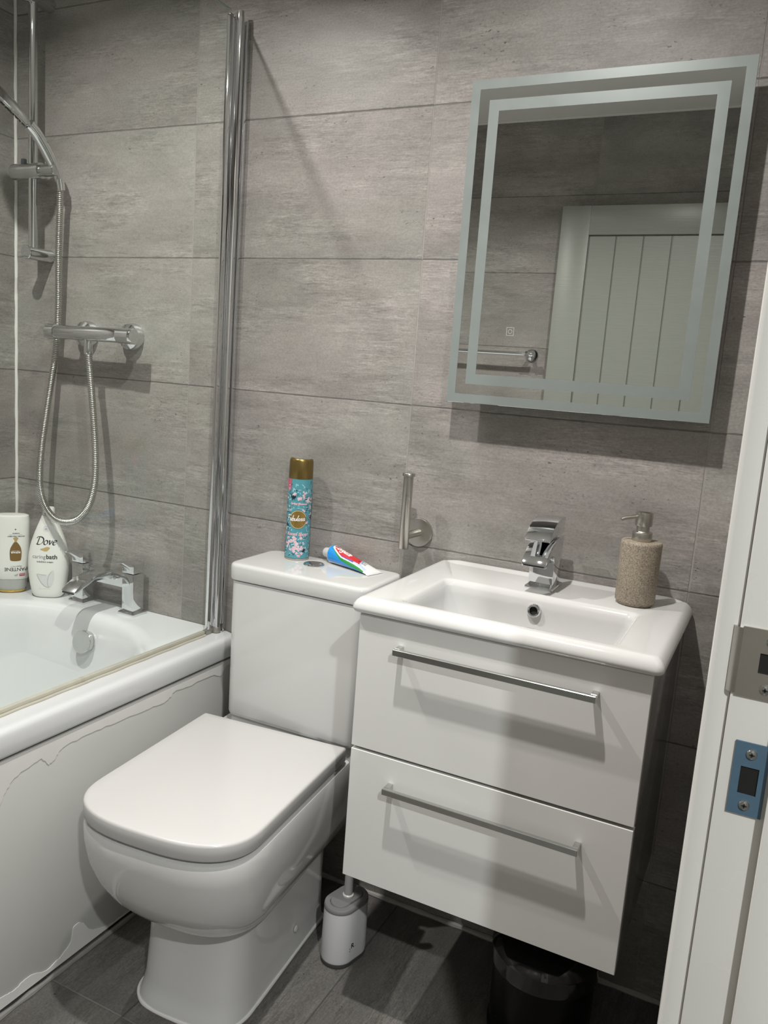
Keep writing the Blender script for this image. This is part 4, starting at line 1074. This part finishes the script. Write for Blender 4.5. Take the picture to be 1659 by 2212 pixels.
def clear(x, y, m_=0.0):
    if (x / (0.0215 + m_)) ** 2 + ((y - 0.0935) / (0.0235 + m_)) ** 2 < 1: return False
    if abs(y - 0.0600) < 0.006 and abs(x) < 0.026: return False
    if abs(y - 0.1290) < 0.004 and abs(x) < 0.018: return False
    return True
for _ in range(430):
    x, y = rnd.uniform(-0.075, 0.075), rnd.uniform(0.010, 0.176)
    if clear(x, y): leaf(x, y, rnd.uniform(0.005, 0.010), rnd.uniform(0.0010, 0.0019), rnd.uniform(0, 6.28), LEAF if rnd.random() < 0.72 else LEAF2, 0)
for _ in range(60):
    x, y = rnd.uniform(-0.075, 0.075), rnd.uniform(0.012, 0.160)
    if clear(x, y): P.stroke([(x, y), (x + rnd.uniform(-0.006, 0.006), y + rnd.uniform(-0.002, 0.004)), (x + rnd.uniform(-0.012, 0.012), y + rnd.uniform(-0.004, 0.007))], 0.0008, DARK, 1, 4)
for _ in range(150):
    cl_ = rnd.choice([(0.008, 0.150), (0.010, 0.140), (-0.004, 0.030), (0.004, 0.022), (0.0, 0.045), (-0.014, 0.040), (0.022, 0.128), (-0.045, 0.06), (0.05, 0.09), (0.055, 0.15), (-0.05, 0.13)])
    x, y = cl_[0] + rnd.gauss(0, 0.010), cl_[1] + rnd.gauss(0, 0.009)
    if clear(x, y) and 0.010 < y < 0.172: flower(x, y, rnd.uniform(0.0026, 0.0047))
def bird(x, y, sc, a):
    pts = [(-1.0, 0.9), (-0.75, 0.2), (-0.35, 0.15), (-0.2, 0.55), (0.0, 0.6), (0.1, 0.2), (0.9, 0.35), (0.75, -0.2), (0.3, -0.6), (-0.1, -0.65), (-0.4, -1.2), (-0.62, -1.1), (-0.45, -0.55), (-0.85, -0.3), (-1.05, 0.2)]
    P.poly([(x + sc * (p[0] * cos(a) - p[1] * sin(a)), y + sc * (p[0] * sin(a) + p[1] * cos(a))) for p in pts], DARK, 4)
bird(-0.0125, 0.1440, 0.0066, 0.0); bird(0.0165, 0.0240, 0.0052, 0.9); bird(-0.0255, 0.0800, 0.0052, -1.2); bird(0.034, 0.100, 0.006, 0.5)
P.poly([(-0.034, 0.1575), (-0.0205, 0.1575), (-0.0205, 0.1832), (-0.034, 0.1832)], ink('rose_tab', (0.62, 0.10, 0.17)), 3)
P.ring(-0.0262, 0.1612, 0.0016, 0.0028, PET, 4, 24); P.stroke([(-0.028, 0.1685), (-0.026, 0.1692), (-0.0235, 0.1690)], 0.0012, PET, 4, 3)
GD = plain('gold_logo_foil', (0.42, 0.27, 0.08), 0.28, 0.7, noise=0.35, nscale=55)
P.disc(0, 0.0935, 0.0192, DARK, 4, 56, 0.0207); P.disc(0, 0.0935, 0.0185, GD, 5, 56, 0.0200)
PALE = ink('pale_gold_ink', (0.80, 0.66, 0.40))
for a0, a1 in ((20, 160), (195, 345)):
    for q in range(40):
        aa, ac = radians(a0 + (a1 - a0) * q / 40), radians(a0 + (a1 - a0) * (q + 1) / 40)
        P.poly([(0.0180 * cos(aa), 0.0935 + 0.0194 * sin(aa)), (0.0189 * cos(aa), 0.0935 + 0.0203 * sin(aa)), (0.0189 * cos(ac), 0.0935 + 0.0203 * sin(ac)), (0.0180 * cos(ac), 0.0935 + 0.0194 * sin(ac))], PALE, 6)
# "Fabulosa" in brush script
k = 0.0132; ox, oz = -0.0255, 0.0900
def fb(pts, wd=0.0016): P.stroke([(ox + x * k * 0.92 + 0.18 * y * k, oz + y * k + 0.03 * x * k) for x, y in pts], wd, INK_WHITE, 7, 6)
fb([(0.18, 0.95), (0.12, 0.5), (0.02, 0.0)]); fb([(-0.05, 0.88), (0.2, 0.98), (0.55, 0.92)]); fb([(-0.02, 0.46), (0.2, 0.50), (0.42, 0.48)])
def la_(x): fb([(x + 0.34, 0.36), (x + 0.18, 0.42), (x + 0.04, 0.22), (x + 0.10, 0.02), (x + 0.26, 0.08), (x + 0.36, 0.34), (x + 0.36, 0.08), (x + 0.46, 0.02)])
la_(0.48)
fb([(1.10, 0.90), (1.04, 0.5), (1.0, 0.04), (1.14, -0.02), (1.32, 0.12), (1.30, 0.36), (1.14, 0.40), (1.04, 0.22)])
fb([(1.44, 0.40), (1.44, 0.12), (1.54, 0.0), (1.70, 0.10), (1.76, 0.40), (1.76, 0.10), (1.84, 0.02)])
fb([(2.04, 0.90), (1.96, 0.5), (1.94, 0.10), (2.06, 0.0)])
fb([(2.36, 0.40), (2.20, 0.34), (2.16, 0.12), (2.28, 0.0), (2.44, 0.12), (2.44, 0.32), (2.34, 0.40)])
fb([(2.80, 0.38), (2.66, 0.40), (2.62, 0.28), (2.80, 0.16), (2.78, 0.02), (2.60, 0.02)])
la_(2.92)
P.text('Room Spray', -0.0005, 0.0572, 0.0098, PET, 5, shear=0.25, offset=0.0005); P.text('Room Spray', -0.0005, 0.0572, 0.0098, COR, 6, shear=0.25, offset=-0.00005)
P.text('Spring Blossom', 0.0, 0.1272, 0.0060, PET, 5, shear=0.2, offset=0.0004); P.text('Spring Blossom', 0.0, 0.1272, 0.0060, COR, 6, shear=0.2)
P.build('label_print', can, 0.003)

# ------------------------------------------------------------------ toothpaste tube lying on the cistern lid
A0, A1 = Vector((1.0335, -0.0240)), Vector((1.1705, -0.0605))
dirv = A1 - A0; tl = dirv.length; pang = atan2(dirv.y, dirv.x)
tp = thing('toothpaste_tube', 'red, white and blue toothpaste tube lying on the toilet cistern', 'toothpaste tube', (A0.x, A0.y, 0.7866), pang)
TS0 = 0.016
def trad(s):                    # s 0..1 along the tube: half width (y), half height (z)
    wd_ = 0.0185 + 0.0045 * s; hh = 0.0185 * (1 - s) ** 0.8 + 0.0012
    return wd_, hh
def tsurf(s, a, l=0.0):
    wd_, hh = trad(s); x = TS0 + s * (tl - TS0)
    e_ = 0.9
    return (x, (wd_ + l) * spow(cos(a), e_), hh + 0.0004 + (hh + l) * spow(sin(a), e_))
NS, NA = 190, 150
b = NB(); grid = [[b.verts.new(tsurf(i / NS, 2 * pi * j_ / NA)) for j_ in range(NA)] for i in range(NS + 1)]
CM = [plain('tube_white', (0.80, 0.80, 0.80), 0.22, coat=0.4), plain('tube_blue', (0.012, 0.27, 0.72), 0.2, coat=0.4), plain('tube_red', (0.58, 0.012, 0.025), 0.2, coat=0.4), plain('tube_green', (0.035, 0.27, 0.06), 0.2, coat=0.4), plain('tube_navy', (0.05, 0.12, 0.45), 0.2, coat=0.4), plain('tube_pale_blue', (0.50, 0.60, 0.80), 0.2, coat=0.4)]
def region(s, a):
    deg = math.degrees(a) % 360
    q = (270 - deg) % 360       # 0 at the underside, growing up the near side; 90 near side, 180 top
    if s > 0.955: return 0
    if q < 48 or q > 300: return 0
    if s < 0.045: return 1
    c1 = 166 - 50 * min(1, max(0, (s - 0.03) / 0.30)) ** 0.8 + 8 * min(1, max(0, (s - 0.36) / 0.3))
    if s > 0.80: c1 -= (s - 0.80) * 90
    g0 = c1 - 5 - 34 * min(1, max(0, (s - 0.1) / 0.5))
    if s > 0.9: return 0
    if q < g0: return 1
    if q < c1: return 3
    if q < c1 + 11: return 0
    lim = 0.66 - 0.10 * (q - 190) / 60
    if q < c1 + 11 + 42 * max(0, s - 0.22): return 4 if s < 0.60 else 5
    if s < lim: return 2
    return 5 if s < lim + 0.05 else 0
for i in range(NS):
    for j_ in range(NA):
        f = b.faces.new((grid[i][j_], grid[i][(j_ + 1) % NA], grid[i + 1][(j_ + 1) % NA], grid[i + 1][j_]))
        f.material_index = region((i + 0.5) / NS, 2 * pi * (j_ + 0.5) / NA)
b.faces.new(grid[NS])
# rounded shoulder down to the neck
sh = []
for q in range(5):
    a_ = radians(90 * q / 4); wd_, hh = trad(0)
    sh.append([(TS0 - 0.0055 * sin(a_), (0.009 + (wd_ - 0.009) * cos(a_)) * spow(cos(2 * pi * j_ / NA), 0.9), hh + 0.0004 + (0.009 + (hh - 0.009) * cos(a_)) * spow(sin(2 * pi * j_ / NA), 0.9)) for j_ in range(NA)])
loft(b, sh, False, True)
obj('tube_body', b, CM, tp, 50, local=True)
hc = trad(0)[1] + 0.0004
b = lathe(NB(), [(0.0095, 0.0), (0.0118, 0.0005), (0.0108, -0.016), (0.0100, -0.018), (0.0005, -0.0183)], (TS0 - 0.0055, 0, hc), (1, 0, 0), 36); obj('cap', b, M['seat_plastic'], tp, 40, local=True)
b = box(NB(), tl - 0.003, tl + 0.0045, -0.0232, 0.0232, 0.0004, 0.0024, 0.0003, 1); obj('crimp', b, CM[0], tp, local=True)
def ftube(u, v, l):
    s = (u - TS0) / (tl - TS0); wd_, hh = trad(max(0, min(1, s)))
    ang_ = radians(90) - v / 0.019                 # v measured round the skin from the top
    return tsurf(max(0, min(1, s)), ang_, l)
P = Print(ftube)
# bold script word, reads from cap to crimp with its foot towards the near side
k = 0.0148; U0, V0 = TS0 + 0.004, -0.0045
def cg(pts, wd=0.0026):
    P.stroke([(U0 + x * k + 0.15 * y * k, V0 + y * k - 0.02 * x * k) for x, y in pts], wd, INK_WHITE, 0, 6)
cg([(0.62, 0.80), (0.42, 0.92), (0.12, 0.78), (0.02, 0.42), (0.16, 0.08), (0.46, 0.04), (0.66, 0.2)])
cg([(1.02, 0.56), (0.86, 0.42), (0.90, 0.14), (1.08, 0.06), (1.24, 0.24), (1.20, 0.48), (1.04, 0.56)])
cg([(1.48, 0.98), (1.46, 0.5), (1.44, 0.08)])
cg([(1.98, 0.50), (1.82, 0.56), (1.70, 0.36), (1.78, 0.12), (1.94, 0.16), (2.02, 0.50), (2.00, -0.10), (1.86, -0.28), (1.68, -0.20)])
cg([(2.50, 0.50), (2.34, 0.56), (2.22, 0.34), (2.30, 0.10), (2.46, 0.16), (2.54, 0.50), (2.54, 0.12), (2.62, 0.08)])
cg([(2.86, 0.86), (2.84, 0.4), (2.86, 0.1), (2.98, 0.08)]); cg([(2.72, 0.58), (2.86, 0.60), (3.02, 0.58)])
cg([(3.14, 0.30), (3.36, 0.34), (3.40, 0.50), (3.26, 0.56), (3.14, 0.36), (3.20, 0.12), (3.42, 0.12)])
P.build('label_print', tp, 0.003); P = Print(ftube)
for j in range(2): P.text(('TRIPLE', 'ACTION')[j], TS0 + 0.088 + j * 0.001, 0.0045 - j * 0.006, 0.0058, INK_BLACK, 0, shear=0.1)
P.build('label_print', tp, 0.003)
# small mark on the brush holder
bm_dir = Vector((cos(ang), -sin(ang), 0))
def fbr(u, v, l):
    x, y = 0.0349 + l, u
    return (x * cos(ang) + y * sin(ang), -x * sin(ang) + y * cos(ang), v)
P = Print(fbr)
P.text('R', -0.012, 0.040, 0.016, INK_BLACK, 0, offset=0.0004)
P.poly([(-0.021, 0.0345), (-0.003, 0.0345), (-0.003, 0.036), (-0.021, 0.036)], INK_BLACK)
P.ring(-0.012, 0.0455, 0.0085, 0.0095, INK_BLACK, 0, 30, 200, 340)
P.build('label_print', br)
